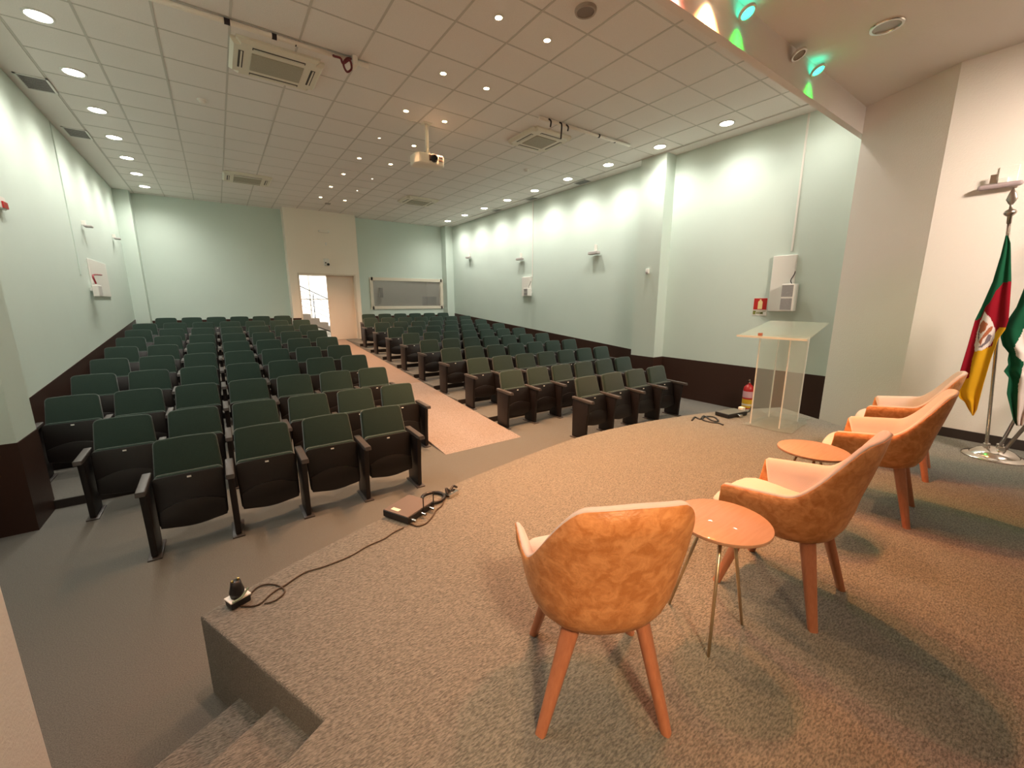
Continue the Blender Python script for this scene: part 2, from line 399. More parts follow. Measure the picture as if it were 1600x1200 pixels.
def dup(root, loc, label, rotz=None, group=None):
    r = root.copy(); C.objects.link(r); r.location = loc; r['label'] = label
    if rotz is not None: r.rotation_euler = (0, 0, rotz)
    if group: r['group'] = group
    for ch in list(root.children):
        c = ch.copy(); C.objects.link(c); c.parent = r
        for g in ch.children:
            e = g.copy(); C.objects.link(e); e.parent = c
    return r
g_side = emit_mat('side_lamp_glow', (1.0, 0.93, 0.78), 14.0)
g_mid = emit_mat('warm_lamp_glow', (1.0, 0.72, 0.38), 16.0)
proto = make_downlight('ceiling_downlight', 0.098, g_side); first = True
for sx, sd in ((-1.11, 'left'), (6.97, 'right')):
    ys_ = [4.04+1.245*i for i in range(9)] if sd == 'left' else [3.90+1.23*i for i in range(9)]
    vis = [y for y in ys_ if (y > 6 if sd == 'left' else True)]
    for y in [ys_[0]-1.24]+ys_:
        if y in vis:
            lab = 'round white recessed light, %s from the stage in the row along the %s wall' % (ordinal(vis.index(y)+1), sd)
        else: lab = 'round recessed light over the hall front by the left wall, %s' % ('nearest the stage' if y < 5 else 'next to the pilaster')
        if y < 3: lab = 'round recessed light tucked behind the fascia by the %s wall' % sd
        loc = (sx, y, CEIL_Z)
        if first: proto.location = loc; proto['label'] = lab; proto['group'] = 'recessed lights along the walls'; t = proto; first = False
        else: t = dup(proto, loc, lab, group='recessed lights along the walls')
        wl = -0.12 if sd == 'left' else 0.12
        S = spot('lamp_light', (sx, y, CEIL_Z-0.03), W_SIDE*(0.36 if y < 3 else 0.85 if y < 4.5 else 1.0), WHITE_L, 154, 1.0, (sx, y, 0), 0.09)
proto = make_downlight('ceiling_spotlight', 0.035, g_mid, 0.008); first = True
for i in range(8):
    for sx, sd in ((2.63, 'left'), (3.26, 'right')):
        y = 3.93+1.248*i
        lab = 'small warm spotlight in the ceiling, %s from the stage, %s of the two middle rows' % (ordinal(i+1), sd)
        dim = (i, sd) in ((3, 'left'), (5, 'right'), (6, 'right'))
        if first: proto.location = (sx, y, CEIL_Z); proto['label'] = lab; proto['group'] = 'warm spotlights over the aisle'; first = False
        elif dim:
            q_ = make_downlight('ceiling_spotlight', 0.022, emit_mat('dim_lamp_glow', (1.0, 0.85, 0.65), 1.5), 0.008)
            q_.location = (sx, y, CEIL_Z); q_['label'] = lab.replace('small warm spotlight', 'tiny pale spotlight'); q_['group'] = 'warm spotlights over the aisle'; continue
        else: dup(proto, (sx, y, CEIL_Z), lab, group='warm spotlights over the aisle')
        spot('lamp_light', (sx, y, CEIL_Z-0.02), W_MID*(2.3 if i < 2 else 1.0 if i < 6 else 1.6), WARM_L, 92 if i < 2 or i > 5 else 62, 1.0, (sx+(0.05 if sd == 'right' else -0.05), y-(0.5 if i < 2 else 0.1), 0), 0.025)
# coloured stage lamps set in the fascia
OR = (1.0, 0.36, 0.10); RD = (1.0, 0.16, 0.12); GR = (0.01, 1.0, 0.03)
def stage_lamp(x, kind, label, power, col, tgt, glow, cone=68):
    t = thing('stage_spotlight', label, 'stage light', (x-0.065, 2.04, 4.258), 0, 'coloured lamps along the stage front')
    t.rotation_euler = (math.radians(-28), 0, 0)
    autosmooth(obj('trim_ring', ring_mesh(0.052, 0.068, 0.02), whitem if kind != 'off' else chrome, t)); obj('lens', disc(0.052, -0.012), glow, t)
    if power: spot('lamp_light', (x-0.065, 2.03, 4.215), power, col, cone, 0.8, tgt, 0.05)
gcy = emit_mat('green_lamp_glow', (0.0, 0.85, 0.50), 1.6); gwh = emit_mat('orange_lamp_glow', (1.0, 0.80, 0.55), 5.0); grd = emit_mat('red_lamp_glow', (1.0, 0.25, 0.12), 6.0)
goff = mat('unlit_lens', (0.25, 0.2, 0.15), 0.25, metal=0.6)
stage_lamp(5.33, 'on', 'green glowing stage lamp nearest the right stage wall', 9, GR, (5.3, 1.95, 0.45), gcy, 84)
stage_lamp(4.86, 'off', 'unlit stage lamp between the two green ones', 0, OR, None, goff)
stage_lamp(3.86, 'on', 'green glowing stage lamp next to the orange glow', 11, GR, (3.8, 1.9, 0.45), gcy, 84)
stage_lamp(3.40, 'on', 'pale orange stage lamp cut by the top edge of the picture', W_STAGE*1.2, OR, (3.4, 2.0, 0.45), gwh, 94)
stage_lamp(2.92, 'on', 'red stage lamp above the middle of the stage, left of the pale orange one', W_STAGE*0.55, RD, (2.9, 1.5, 0.45), grd, 100)
stage_lamp(2.45, 'on', 'orange stage lamp above the middle of the stage, left of the red one', W_STAGE*1.1, OR, (2.9, 2.1, 0.45), gwh)
stage_lamp(1.50, 'on', 'orange stage lamp towards the left end of the stage front', W_STAGE*0.38, (1.0, 0.5, 0.2), (1.5, 1.6, 0.45), gwh)
stage_lamp(0.55, 'on', 'unseen pink lamp added to brighten the left stage wall', 55, (1.0, 0.58, 0.42), (-0.75, 1.5, 1.2), grd, 70)  # added out of view, only to brighten the left stage wall
# stage ceiling downlights
def big_lamp(x, y, lab, power, col, glow, tgt=None, cone=140, soft=0.08):
    t = thing('stage_ceiling_light', lab, 'ceiling light', (x, y, SCEIL_Z), 0, 'recessed lights in the stage ceiling')
    autosmooth(obj('trim_ring', ring_mesh(0.10, 0.125, 0.015), chrome, t)); obj('reflector', disc(0.10, -0.004), glow, t)
    if power: spot('lamp_light', (x, y, SCEIL_Z-0.03), power, col, cone, 1.0, tgt or (x, y, 0), soft)
big_lamp(5.15, 1.49, 'round unlit recessed lamp in the stage ceiling, upper right', 0, OR, mat('unlit_reflector', (0.4, 0.36, 0.32), 0.3, metal=0.5))
big_lamp(-0.30, -2.3, 'round warm recessed lamp in the stage ceiling behind the near armchair', W_BACK*6.5, (1.0, 0.64, 0.36), g_mid, (0.95, 0.85, 1.0), 32, 0.30)
big_lamp(2.40, -2.1, 'round warm recessed lamp in the stage ceiling behind the middle armchairs', W_BACK*0.45, (1.0, 0.62, 0.40), g_mid, (2.5, 0.7, 0.9), 34)
big_lamp(4.60, -1.7, 'unseen warm lamp added in the stage ceiling to wash the right stage wall', W_BACK*5.6, (1.0, 0.82, 0.68), g_mid, (6.9, 1.5, 1.9), 76, 0.45)  # added wall wash, aimed sideways to brighten the right stage wall
# unseen lights without fixtures, added to brighten the lobby and control room
spot('lobby_fill', (2.6, 16.3, CEIL_Z-0.1), 60, (1.0, 0.95, 0.88), 150, 0.5, (2.6, 16.6, 0), 0.2)
spot('control_room_fill', (5.9, 16.1, CEIL_Z-0.3), 22, (1.0, 0.92, 0.8), 150, 0.5, (5.9, 16.6, 0), 0.2)

# ------------------------------------------------------------------ auditorium seats
green = mat('green_upholstery', (0.021, 0.044, 0.031), 0.85, noise=(160, 0.2, (0.014, 0.031, 0.022)), bump=(350, 0.35), sheen=0.35, spec=0.2)
shellm = mat('dark_seat_plastic', (0.009, 0.0065, 0.006), 0.36, bump=(250, 0.08))
panelm = mat('dark_side_panel', (0.011, 0.007, 0.0065), 0.45, bump=(200, 0.06))
armm = mat('armrest_plastic', (0.065, 0.055, 0.050), 0.42)
PW = 0.545
def to3(pts, y): return [(x, y, z) for x, z in pts]
def seat_meshes():
    out = {}
    # backrest pad: built upright then leaned back
    bm = B(); prism(bm, to3(rounded(0.232, 0.212, 0.0, 0.44, 0.03, 0.045, crown=0.006), 0), (0, 0.06, 0), bev=0.016, seg=3)
    bmesh.ops.rotate(bm, verts=bm.verts, cent=(0, 0, 0), matrix=Matrix.Rotation(math.radians(-17), 3, 'X'))
    bmesh.ops.translate(bm, verts=bm.verts, vec=(0, 0.055, 0.44)); out['backrest'] = (bm, green)
    bm = B(); prism(bm, to3(rounded(0.225, 0.205, 0.0, 0.50, 0.03, 0.045), 0), (0, 0.016, 0), bev=0.005)
    bmesh.ops.rotate(bm, verts=bm.verts, cent=(0, 0, 0), matrix=Matrix.Rotation(math.radians(-17), 3, 'X'))
    bmesh.ops.translate(bm, verts=bm.verts, vec=(0, 0.100, 0.35)); out['back_shell'] = (bm, shellm)
    tilt = Matrix.Rotation(math.radians(-9), 3, 'X')
    def place(bm):
        bmesh.ops.rotate(bm, verts=bm.verts, cent=(0, 0, 0), matrix=tilt); bmesh.ops.translate(bm, verts=bm.verts, vec=(0, -0.045, 0.17))
    bm = B(); prism(bm, to3(rounded(0.222, 0.226, 0.03, 0.445, 0.05, 0.04), 0.016), (0, 0.062, 0), bev=0.018, seg=3); place(bm); out['seat_cushion'] = (bm, green)
    bm = B(); prism(bm, to3(rounded(0.225, 0.232, 0.03, 0.43, 0.035, 0.03, sag=0.03), -0.012), (0, 0.03, 0), bev=0.007)
    # lower raised field bounded by an upward arc
    arc = [(-0.215+0.43*k/12, 0.165+0.055*(1-((k-6)/6)**2)) for k in range(13)]
    low = [(0.215-0.43*k/12, 0.012-0.022*(1-((k-6)/6)**2)+0.02) for k in range(13)]
    prism(bm, [(x, -0.026, z) for x, z in arc+low], (0, 0.018, 0), bev=0.006); place(bm); out['seat_shell'] = (bm, shellm)
    bm = bx(-0.014, 0.014, -0.0165, -0.0125, 0.395, 0.409, bev=0.001); place(bm); out['number_tag'] = (bm, white)
    return out
def side_meshes():
    bm = B(); prism(bm, [(-0.022, -0.155, 0.56), (-0.022, 0.155, 0.575), (-0.022, 0.150, 0.02), (-0.022, -0.115, 0.02), (-0.022, -0.125, 0.25)], (0.044, 0, 0), bev=0.006)
    pan = bm
    bm = bx(-0.045, 0.045, -0.145, 0.17, 0.0, 0.012, bev=0.003)
    foot = bm
    bm = B(); prism(bm, [(-0.030, -0.235, 0.562), (-0.030, -0.225, 0.596), (-0.030, 0.165, 0.606), (-0.030, 0.165, 0.575), (-0.030, -0.16, 0.556)], (0.060, 0, 0), bev=0.008, seg=3)
    arm = bm
    return {'side_panel': (pan, panelm), 'armrest': (arm, armm), 'foot_plate': (foot, armm)}
seat_me = {}; side_me = {}
def mk(name, bm, mt):
    me = bpy.data.meshes.new(name); bmesh.ops.recalc_face_normals(bm, faces=bm.faces[:]); bm.to_mesh(me); bm.free(); me.materials.append(mt)
    b2 = bmesh.new(); b2.from_mesh(me)
    for f in b2.faces: f.smooth = True
    for e in b2.edges:
        if len(e.link_faces) == 2 and e.calc_face_angle(0) > math.radians(38): e.smooth = False
    b2.to_mesh(me); b2.free(); return me
for k, (bm, mt) in seat_meshes().items(): seat_me[k] = mk(k, bm, mt)
for k, (bm, mt) in side_meshes().items(): side_me[k] = mk(k, bm, mt)
def child(name, me, parent, loc=(0, 0, 0)):
    o = bpy.data.objects.new(name, me); C.objects.link(o); o.parent = parent; o.location = loc; return o
def auditorium_seat(x, y, z, pw, sides, label, group):
    t = thing('auditorium_seat', label, 'folding seat', (x, y, z), 0, group)
    for k, me in seat_me.items(): child(k, me, t)
    for s in sides:
        p = child('side_panel', side_me['side_panel'], t, (s*pw/2, 0, 0)); child('foot_plate', side_me['foot_plate'], p)
        child('armrest', side_me['armrest'], t, (s*pw/2, 0, 0))
def row(block, k, x0, n, pw, yb, z):
    y = yb-0.22
    for i in range(n):
        x = x0+pw*(i+0.5)
        j = (n-i) if block == 'left' else (i+1)
        lab = 'green padded folding seat, %s from the aisle, %s row of the %s block' % (ordinal(j), ordinal(k), block)
        # the panel between two seats belongs to the one on its aisle side
        if block == 'left': sides = (1,) if i > 0 else (-1, 1)
        else: sides = (-1,) if i < n-1 else (-1, 1)
        auditorium_seat(x, y, z, pw, sides, lab, 'folding seats of the %s block' % block)
row('left', 1, -0.616, 4, 0.544, 4.25, 0.0)
row('right', 1, 4.06, 4, 0.560, 4.25, 0.0)
row('left', 2, -1.150, 6, 0.546, 5.35, 0.0)
row('right', 2, 3.475, 6, 0.545, 5.35, 0.0)
for k in range(3, 10):
    yb = 5.35+PITCHY*(k-2); z = RISE*(k-2)
    row('left', k, -1.69, 7, PW, yb, z); row('right', k, 3.475, 7, 0.540, yb, z)
yb = 5.35+PITCHY*8+0.05; z = RISE*8
row('left', 10, -1.37, 6, 0.525, yb, z); row('right', 10, 3.74, 6, 0.535, yb, z)

# ------------------------------------------------------------------ armchairs
leather = mat('tan_leather', (0.50, 0.20, 0.065), 0.42, bump=(90, 0.18), spec=0.5)
def leather_nodes():
    nt = leather.node_tree; b = nt.nodes['Principled BSDF']
    tc = nt.nodes.new('ShaderNodeTexCoord'); n = nt.nodes.new('ShaderNodeTexNoise'); n.inputs['Scale'].default_value = 24; n.inputs['Detail'].default_value = 8
    n.inputs['Distortion'].default_value = 0.7; n.inputs['Roughness'].default_value = 0.55
    nt.links.new(tc.outputs['Object'], n.inputs[0]); r = nt.nodes.new('ShaderNodeValToRGB'); r.color_ramp.elements[0].position = 0.38; r.color_ramp.elements[1].position = 0.64
    r.color_ramp.elements[0].color = (0.46, 0.18, 0.054, 1); r.color_ramp.elements[1].color = (0.64, 0.30, 0.118, 1)
    nt.links.new(n.outputs[0], r.inputs[0]); nt.links.new(r.outputs[0], b.inputs['Base Color'])
leather_nodes()
fabric = mat('cream_fabric', (0.62, 0.55, 0.53), 0.9, bump=(420, 0.3), sheen=0.3, spec=0.15)
legw = mat('armchair_leg_wood', (0.42, 0.17, 0.085), 0.4, noise=(14, 0.25, (0.33, 0.12, 0.06), (6, 6, 0.7)), coat=0.2)
def chair_ring():
    """columns (x, y, h, kind) round the seat, starting at the back centre, local +y is the front"""
    cols = []
    A, Bk, Fy, n = 0.294, 0.292, 0.215, 2.5
    def hs(s):   # s 0..1 from back centre to arm front
        if s < 0.22: return 0.918-0.012*(s/0.22)**2
        if s > 0.60: return 0.622-0.036*(s-0.60)/0.40
        t = (s-0.22)/0.38; t = 0.12*t+0.88*t*t*(3-2*t); return 0.906+(0.622-0.906)*t
    half = []
    NA = 22; NS = 8
    for i in range(NA+1):
        a = 0.5*PI*i/NA; sx = math.sin(a)**(2/n); cy = math.cos(a)**(2/n)
        half.append([A*sx, -Bk*cy, 0])
    for i in range(1, NS+1):
        t = i/NS; half.append([A-0.012*t, Fy*t, 0])
    L = [0]
    for p, q in zip(half, half[1:]): L.append(L[-1]+math.hypot(q[0]-p[0], q[1]-p[1]))
    for i, p in enumerate(half): p[2] = hs(L[i]/L[-1])
    return half
def ring_full():
    half = chair_ring(); R = [tuple(p)+('w',) for p in half]
    x, y, h = half[-1]
    tip = [(x-0.004, y+0.012, h-0.012, 'w'), (x-0.008, y+0.018, 0.50, 'f'), (x-0.03, y+0.03, 0.435, 'f'), (x*0.6, y+0.05, 0.43, 'f'), (x*0.25, y+0.055, 0.43, 'f')]
    R += tip
    Lf = [(-a, b, c, d) for a, b, c, d in R[1:]][::-1]
    return R+Lf
def armchair(loc, rotz, label, leg_turn=0.0):
    t = thing('armchair', label, 'armchair', loc, rotz, 'tan leather armchairs on the stage')
    R = ring_full(); N = len(R)
    lev = [(0.10, 0.0), (0.45, 0.0), (0.62, 0.012), (0.72, 0.05), (0.80, 0.13), (0.865, 0.26), (0.915, 0.42), (0.955, 0.62), (0.985, 0.82), (1.0, 1.0)]
    z0 = 0.368
    def pt(c, k, zf, off=0.0):
        x, y, h, _ = c; r = math.hypot(x, y); z = z0+zf*(h-z0)
        # lean: the back is wider and further back where it is higher
        g = k
        yy = y*g; 
        if y < 0: yy -= max(0, z-0.60)*0.13
        s = (r*g-off)/(r*g) if r*g > 1e-5 else 1
        return Vector((x*g*s, yy*(1 if y >= 0 else 1)*s, z))
    bm = B(); rows = []
    for k, zf in lev: rows.append([bm.verts.new(pt(c, k, zf)) for c in R])
    for a, b in zip(rows, rows[1:]):
        for i in range(N): bm.faces.new((a[i], a[(i+1) % N], b[(i+1) % N], b[i]))
    bm.faces.new(rows[0][::-1])
    sh = obj('outer_shell', bm, leather, t, smooth=True)
    sm = sh.modifiers.new('thick', 'SOLIDIFY'); sm.thickness = 0.008; sm.offset = -1
    # upholstered lining with its pale rolled rim, on back and arms only
    cols = [c for c in R if c[3] == 'w']
    # order: right tip ... back ... left tip
    half = [c for c in R[:N//2+1] if c[3] == 'w']; other = [(-a, b, c, d) for a, b, c, d in half[1:]][::-1]
    cols = other+half
    bm = B(); rows = []
    prof = [(0.004, 1.0, -0.002), (0.005, 1.0, 0.005), (0.012, 1.0, 0.009), (0.022, 1.0, 0.008), (0.030, 1.0, 0.000), (0.040, 0.96, 0), (0.046, 0.75, 0), (0.050, 0.50, 0), (0.055, 0.22, 0)]
    for off, zf, dz in prof:
        k = 1.0
        rr = []
        for c in cols:
            # follow the shell's inward curve lower down
            kk = 1.0 if zf > 0.99 else {0.96: 0.995, 0.75: 0.965, 0.50: 0.925, 0.22: 0.84}[zf]
            p = pt(c, kk, zf, off); p.z += dz; rr.append(bm.verts.new(p))
        rows.append(rr)
    for a, b in zip(rows, rows[1:]):
        for i in range(len(cols)-1): bm.faces.new((a[i], a[i+1], b[i+1], b[i]))
    # close the arm fronts
    for e in (0, len(cols)-1): bm.faces.new([r[e] for r in rows])
    obj('lining', bm, fabric, t, smooth=True)
    # seat cushion follows the inside of the shell and bulges out at the front
    hp = [(c[0], c[1]) for c in R[:N//2+1] if c[3] == 'w' and c[1] <= 0.10]
    base = [(x*0.82, y*0.69) for x, y in hp]+[(0.247, 0.14), (0.248, 0.20), (0.236, 0.262), (0.19, 0.300), (0.12, 0.312), (0.05, 0.315), (0.0, 0.316)]
    base = base+[(-x, y) for x, y in base[1:-1]][::-1]
    bm = B(); rows = []; n = len(base)
    for sc, z in ((0.01, 0.474), (0.5, 0.473), (0.80, 0.469), (0.93, 0.461), (0.985, 0.450), (1.0, 0.440), (0.985, 0.432), (0.94, 0.428), (0.01, 0.428)):
        rows.append([bm.verts.new((x*sc, 0.04+(y-0.04)*sc, z+0.008*(y-0.04)/0.26)) for x, y in base])
    for a, b in zip(rows, rows[1:]):
        for i in range(n): bm.faces.new((a[i], a[(i+1) % n], b[(i+1) % n], b[i]))
    obj('seat_cushion', bm, fabric, t, smooth=True)
    for sx in (-1, 1):
        for sy in (-1, 1):
            top = Vector((0.125*sx, 0.125*sy, 0.395)); bot = Vector((0.222*sx, 0.222*sy, 0.0)); bot.rotate(Matrix.Rotation(leg_turn, 3, 'Z'))
            rad = Vector((sx, sy, 0)).normalized(); tan = Vector((-sy, sx, 0)).normalized()
            bm = B(); rings = []
            for q in range(6):
                f = q/5; c = top.lerp(bot, f); wt = 0.034*(1-f)+0.019*f; wr = 0.022*(1-f)+0.017*f
                ring = []
                for k in range(12):
                    a = 2*PI*k/12; ca, sa = math.cos(a), math.sin(a); ex = 0.55
                    ring.append(bm.verts.new(c+tan*wt*abs(ca)**ex*(1 if ca > 0 else -1)+rad*wr*abs(sa)**ex*(1 if sa > 0 else -1)))
                rings.append(ring)
            for a, b in zip(rings, rings[1:]):
                for k in range(12): bm.faces.new((a[k], a[(k+1) % 12], b[(k+1) % 12], b[k]))
            bm.faces.new(rings[0][::-1]); bm.faces.new(rings[-1]); autosmooth(obj('leg', bm, legw, t), 50)
    return t
armchair((1.07, 0.955, STG_Z), math.radians(-27), 'tan leather armchair nearest the camera, its back turned to us', math.radians(-8))
armchair((2.29, 0.76, STG_Z), math.radians(3), 'tan leather armchair with cream seat, second from the left, between the two round tables')
armchair((3.80, 0.76, STG_Z), math.radians(8), 'tan leather armchair beyond the far round table, third from the left')
armchair((4.90, 0.86, STG_Z), math.radians(8), 'tan leather armchair farthest from us, mostly hidden by the third one')

# ------------------------------------------------------------------ round side tables
wood = mat('table_veneer', (0.44, 0.26, 0.165), 0.45, noise=(5.0, 0.3, (0.35, 0.185, 0.105), (1.2, 14, 1), (0, 0, math.radians(25))), coat=0.15)
gold = mat('champagne_leg', (0.60, 0.47, 0.30), 0.35, metal=0.85)
def side_table(loc, feet, label):
    t = thing('side_table', label, 'side table', loc, 0, 'round side tables')
    bm = lathe(B(), [(0.0001, 0.532), (0.190, 0.532), (0.197, 0.535), (0.199, 0.541), (0.197, 0.548), (0.192, 0.550), (0.0001, 0.550)], n=48); autosmooth(obj('tabletop', bm, wood, t))
    for fx, fy in feet:
        v = Vector((fx, fy, 0)); tp = v*0.35; tp.z = 0.533
        obj('leg', tube(B(), [v, tp], [0.0065, 0.0085], 12), gold, t, smooth=True)
    return t
side_table((1.72, 0.815, STG_Z), [(-0.17, -0.085), (0.13, -0.08), (-0.03, 0.20)], 'round wooden side table on thin legs right of the near armchair')
side_table((3.07, 0.93, STG_Z), [(-0.17, -0.085), (0.13, -0.08), (-0.03, 0.20)], 'round wooden side table seen behind the second armchair')

# ------------------------------------------------------------------ acrylic lectern
acr = bpy.data.materials.new('clear_acrylic'); acr.use_nodes = True
nt = acr.node_tree; nt.nodes.clear(); o_ = nt.nodes.new('ShaderNodeOutputMaterial'); mx = nt.nodes.new('ShaderNodeMixShader'); tr = nt.nodes.new('ShaderNodeBsdfTransparent'); pb = nt.nodes.new('ShaderNodeBsdfGlossy')
pb.inputs['Color'].default_value = (0.95, 0.95, 0.92, 1); pb.inputs['Roughness'].default_value = 0.12; tr.inputs[0].default_value = (0.96, 0.98, 0.96, 1)
lw_ = nt.nodes.new('ShaderNodeLayerWeight'); lw_.inputs[0].default_value = 0.25; fr_ = nt.nodes.new('ShaderNodeMath'); fr_.operation = 'POWER'; fr_.inputs[1].default_value = 2.5; nt.links.new(lw_.outputs['Facing'], fr_.inputs[0]); ad = nt.nodes.new('ShaderNodeMath'); ad.operation = 'ADD'; ad.inputs[1].default_value = 0.05
nt.links.new(fr_.outputs[0], ad.inputs[0]); nt.links.new(ad.outputs[0], mx.inputs[0]); df = nt.nodes.new('ShaderNodeBsdfDiffuse'); df.inputs[0].default_value = (0.8, 0.78, 0.72, 1); m0 = nt.nodes.new('ShaderNodeMixShader'); m0.inputs[0].default_value = 0.09; nt.links.new(tr.outputs[0], m0.inputs[1]); nt.links.new(df.outputs[0], m0.inputs[2]); nt.links.new(m0.outputs[0], mx.inputs[1]); nt.links.new(pb.outputs[0], mx.inputs[2]); nt.links.new(mx.outputs[0], o_.inputs[0])
acre = mat('acrylic_edge', (0.75, 0.76, 0.70), 0.25, alpha=0.65)
lt = thing('lectern', 'clear acrylic lectern standing on the stage before the right wall', 'lectern', (5.62, 2.10, STG_Z))
bpts = spline([(-0.50, 0.22, 0), (-0.46, 0.05, 0), (-0.47, -0.15, 0), (-0.42, -0.30, 0)], 5)+spline([(0.00, -0.25, 0), (0.18, -0.24, 0), (0.34, -0.16, 0), (0.45, -0.20, 0)], 4)+spline([(0.40, 0.0, 0), (0.44, 0.25, 0)], 3)+spline([(0.15, 0.20, 0), (-0.1, 0.24, 0), (-0.3, 0.2, 0)], 4)
bm = B(); prism(bm, [(p.x, p.y, 0.0) for p in bpts], (0, 0, 0.015)); obj('base_plate', bm, acr, lt)
bm = bx(-0.42, 0.02, -0.012, 0.0, 0.015, 1.06); 
def panel(name, a, b, z0, z1, th=0.010, tilt=None):
    a = Vector(a); b = Vector(b); d = (b-a).normalized(); n = Vector((-d.y, d.x))*th
    bm = B(); prism(bm, [(a.x, a.y, z0), (b.x, b.y, z0), (b.x+n.x, b.y+n.y, z0), (a.x+n.x, a.y+n.y, z0)], (0, 0, z1-z0)); return obj(name, bm, acr, lt)
bm.free()
panel('side_panel', (-0.40, 0.16), (0.10, 0.16), 0.015, 1.08)
panel('front_panel', (0.10, 0.16), (0.16, -0.14), 0.015, 1.08)
panel('side_panel', (-0.34, -0.14), (0.16, -0.14), 0.015, 1.08)
for (x, y) in ((-0.40, 0.165), (0.10, 0.165), (0.16, -0.14), (-0.34, -0.135)): obj('edge_strip', bx(x-0.005, x+0.005, y-0.006, y+0.006, 0.015, 1.08), acre, lt)
bm = B(); prism(bm, [(-0.52, -0.36, 1.08), (-0.52, 0.38, 1.08), (0.22, 0.34, 1.24), (0.22, -0.30, 1.24)], (0.002, 0, 0.010)); obj('reading_top', bm, acr, lt)
obj('top_edge', bx(-0.53, -0.515, -0.36, 0.38, 1.078, 1.10), acre, lt)
obj('wooden_knob', bx(-0.44, -0.40, 0.14, 0.18, 1.085, 1.13, bev=0.004), mat('copper_brown', (0.35, 0.12, 0.07), 0.4), lt)

# ------------------------------------------------------------------ fire extinguisher and sign on the right wall
fe = thing('fire_extinguisher', 'red fire extinguisher with yellow label standing by the right wall', 'fire extinguisher', (7.36, 3.28, 0.0))
bm = lathe(B(), [(0.001, 0.02), (0.078, 0.02), (0.085, 0.035), (0.085, 0.44), (0.075, 0.49), (0.045, 0.525), (0.022, 0.535), (0.022, 0.56), (0.001, 0.56)], n=28); autosmooth(obj('cylinder', bm, red, fe))
lab = lathe(B(), [(0.0858, 0.13), (0.0858, 0.28)], n=28); obj('label', lab, mat('yellow_label', (0.65, 0.40, 0.02), 0.5), fe)
lab = lathe(B(), [(0.0860, 0.31), (0.0860, 0.42)], n=28); obj('label', lab, mat('pink_label', (0.62, 0.35, 0.38), 0.5), fe)
obj('label', lathe(B(), [(0.0862, 0.17), (0.0862, 0.20)], n=28), mat('cream_label', (0.7, 0.62, 0.5), 0.5), fe)
bm = tube(B(), [(0, 0, 0.55), (0, 0, 0.60), (-0.05, -0.02, 0.62)], 0.014); bx(-0.10, 0.03, -0.012, 0.012, 0.60, 0.615, bm); obj('valve_handle', bm, chrome, fe)
obj('hose', tube(B(), spline([(0.02, 0, 0.585), (0.09, 0.03, 0.56), (0.12, 0.03, 0.40), (0.10, 0.02, 0.2)], 6), 0.010), black, fe, smooth=True)
obj('stand', lathe(B(), [(0.09, 0.0), (0.095, 0.01), (0.095, 0.025), (0.08, 0.03)], n=24), red, fe)

sg = thing('fire_extinguisher_sign', 'small red sign with pale extinguisher symbol on the right wall', 'sign', (XR, 3.36, 1.86))
obj('plate', bx(-0.004, 0, -0.115, 0.115, -0.155, 0.14), white, sg)
obj('red_field', bx(-0.006, -0.004, -0.105, 0.105, -0.055, 0.135), mat('sign_red', (0.50, 0.02, 0.015), 0.5), sg)
symm = mat('sign_symbol', (0.85, 0.70, 0.35), 0.5)
bm = B(); prism(bm, [(-0.006, 0.036, -0.045), (-0.006, 0.036, 0.075), (-0.006, 0.024, 0.092), (-0.006, 0.014, 0.095), (-0.006, 0.014, 0.118), (-0.006, -0.014, 0.118), (-0.006, -0.014, 0.095), (-0.006, -0.024, 0.092), (-0.006, -0.036, 0.075), (-0.006, -0.036, -0.045)], (-0.002, 0, 0)); obj('symbol', bm, symm, sg)
olive = mat('sign_olive', (0.20, 0.22, 0.05), 0.5)
bm = bx(-0.006, -0.004, 0.06, 0.105, -0.135, -0.075); bx(-0.006, -0.004, -0.10, 0.105, -0.082, -0.074, bm); obj('caption_border', bm, olive, sg)
bm = bx(-0.006, -0.004, -0.05, -0.02, -0.125, -0.095)
for i in range(4): bx(-0.006, -0.004, 0.035-0.028*i-0.01, 0.035-0.028*i+0.01, -0.128, -0.096, bm)
obj('caption', bm, olive, sg)

# ------------------------------------------------------------------ wall loudspeakers with their white mounting boards
def loudspeaker(x, y0, z0, z1, s, labels, big=True):
    # s=-1 on the right wall (projects to -x), +1 on the left wall; y0 board centre
    H = z1-z0; bw = 0.34 if big else 0.42
    tag(obj('mounting_board', bx(min(x, x+0.05*s), max(x, x+0.05*s), y0, y0+bw, z0, z1, bev=0.008), white), labels[0], 'wall board')
    sp = thing('wall_loudspeaker', labels[1], 'loudspeaker', (x+0.06*s, y0, z0+0.01))
    w_, h_ = 0.20, 0.42*H/0.88 if big else 0.22
    obj('cabinet', bx(min(0, 0.16*s), max(0, 0.16*s), -0.09, 0.10, 0, h_, bev=0.012), white, sp)
    g0 = 0.162*s
    bm = bx(min(0.158*s, g0), max(0.158*s, g0), -0.075, 0.085, 0.02, h_*0.47); bx(min(0.158*s, g0), max(0.158*s, g0), -0.075, 0.085, h_*0.53, h_-0.02, bm); obj('grille', bm, greyp, sp)
    obj('bracket', bx(min(-0.06*s, 0), max(-0.06*s, 0), -0.03, 0.03, h_*0.4, h_*0.6), whitem, sp)
    obj('cable', tube(B(), spline([(0.04*s, 0.0, h_), (0.02*s, 0.03, h_+0.06), (-0.01*s, 0.0, h_+0.16), (-0.03*s, 0.01, h_+0.22)], 5), 0.007), blackm, sp, smooth=True)
loudspeaker(XR, 2.88, 1.78, 2.67, -1, ('tall white mounting board behind the loudspeaker beside the fire sign', 'white loudspeaker with grey grille near the lectern on the right wall'))
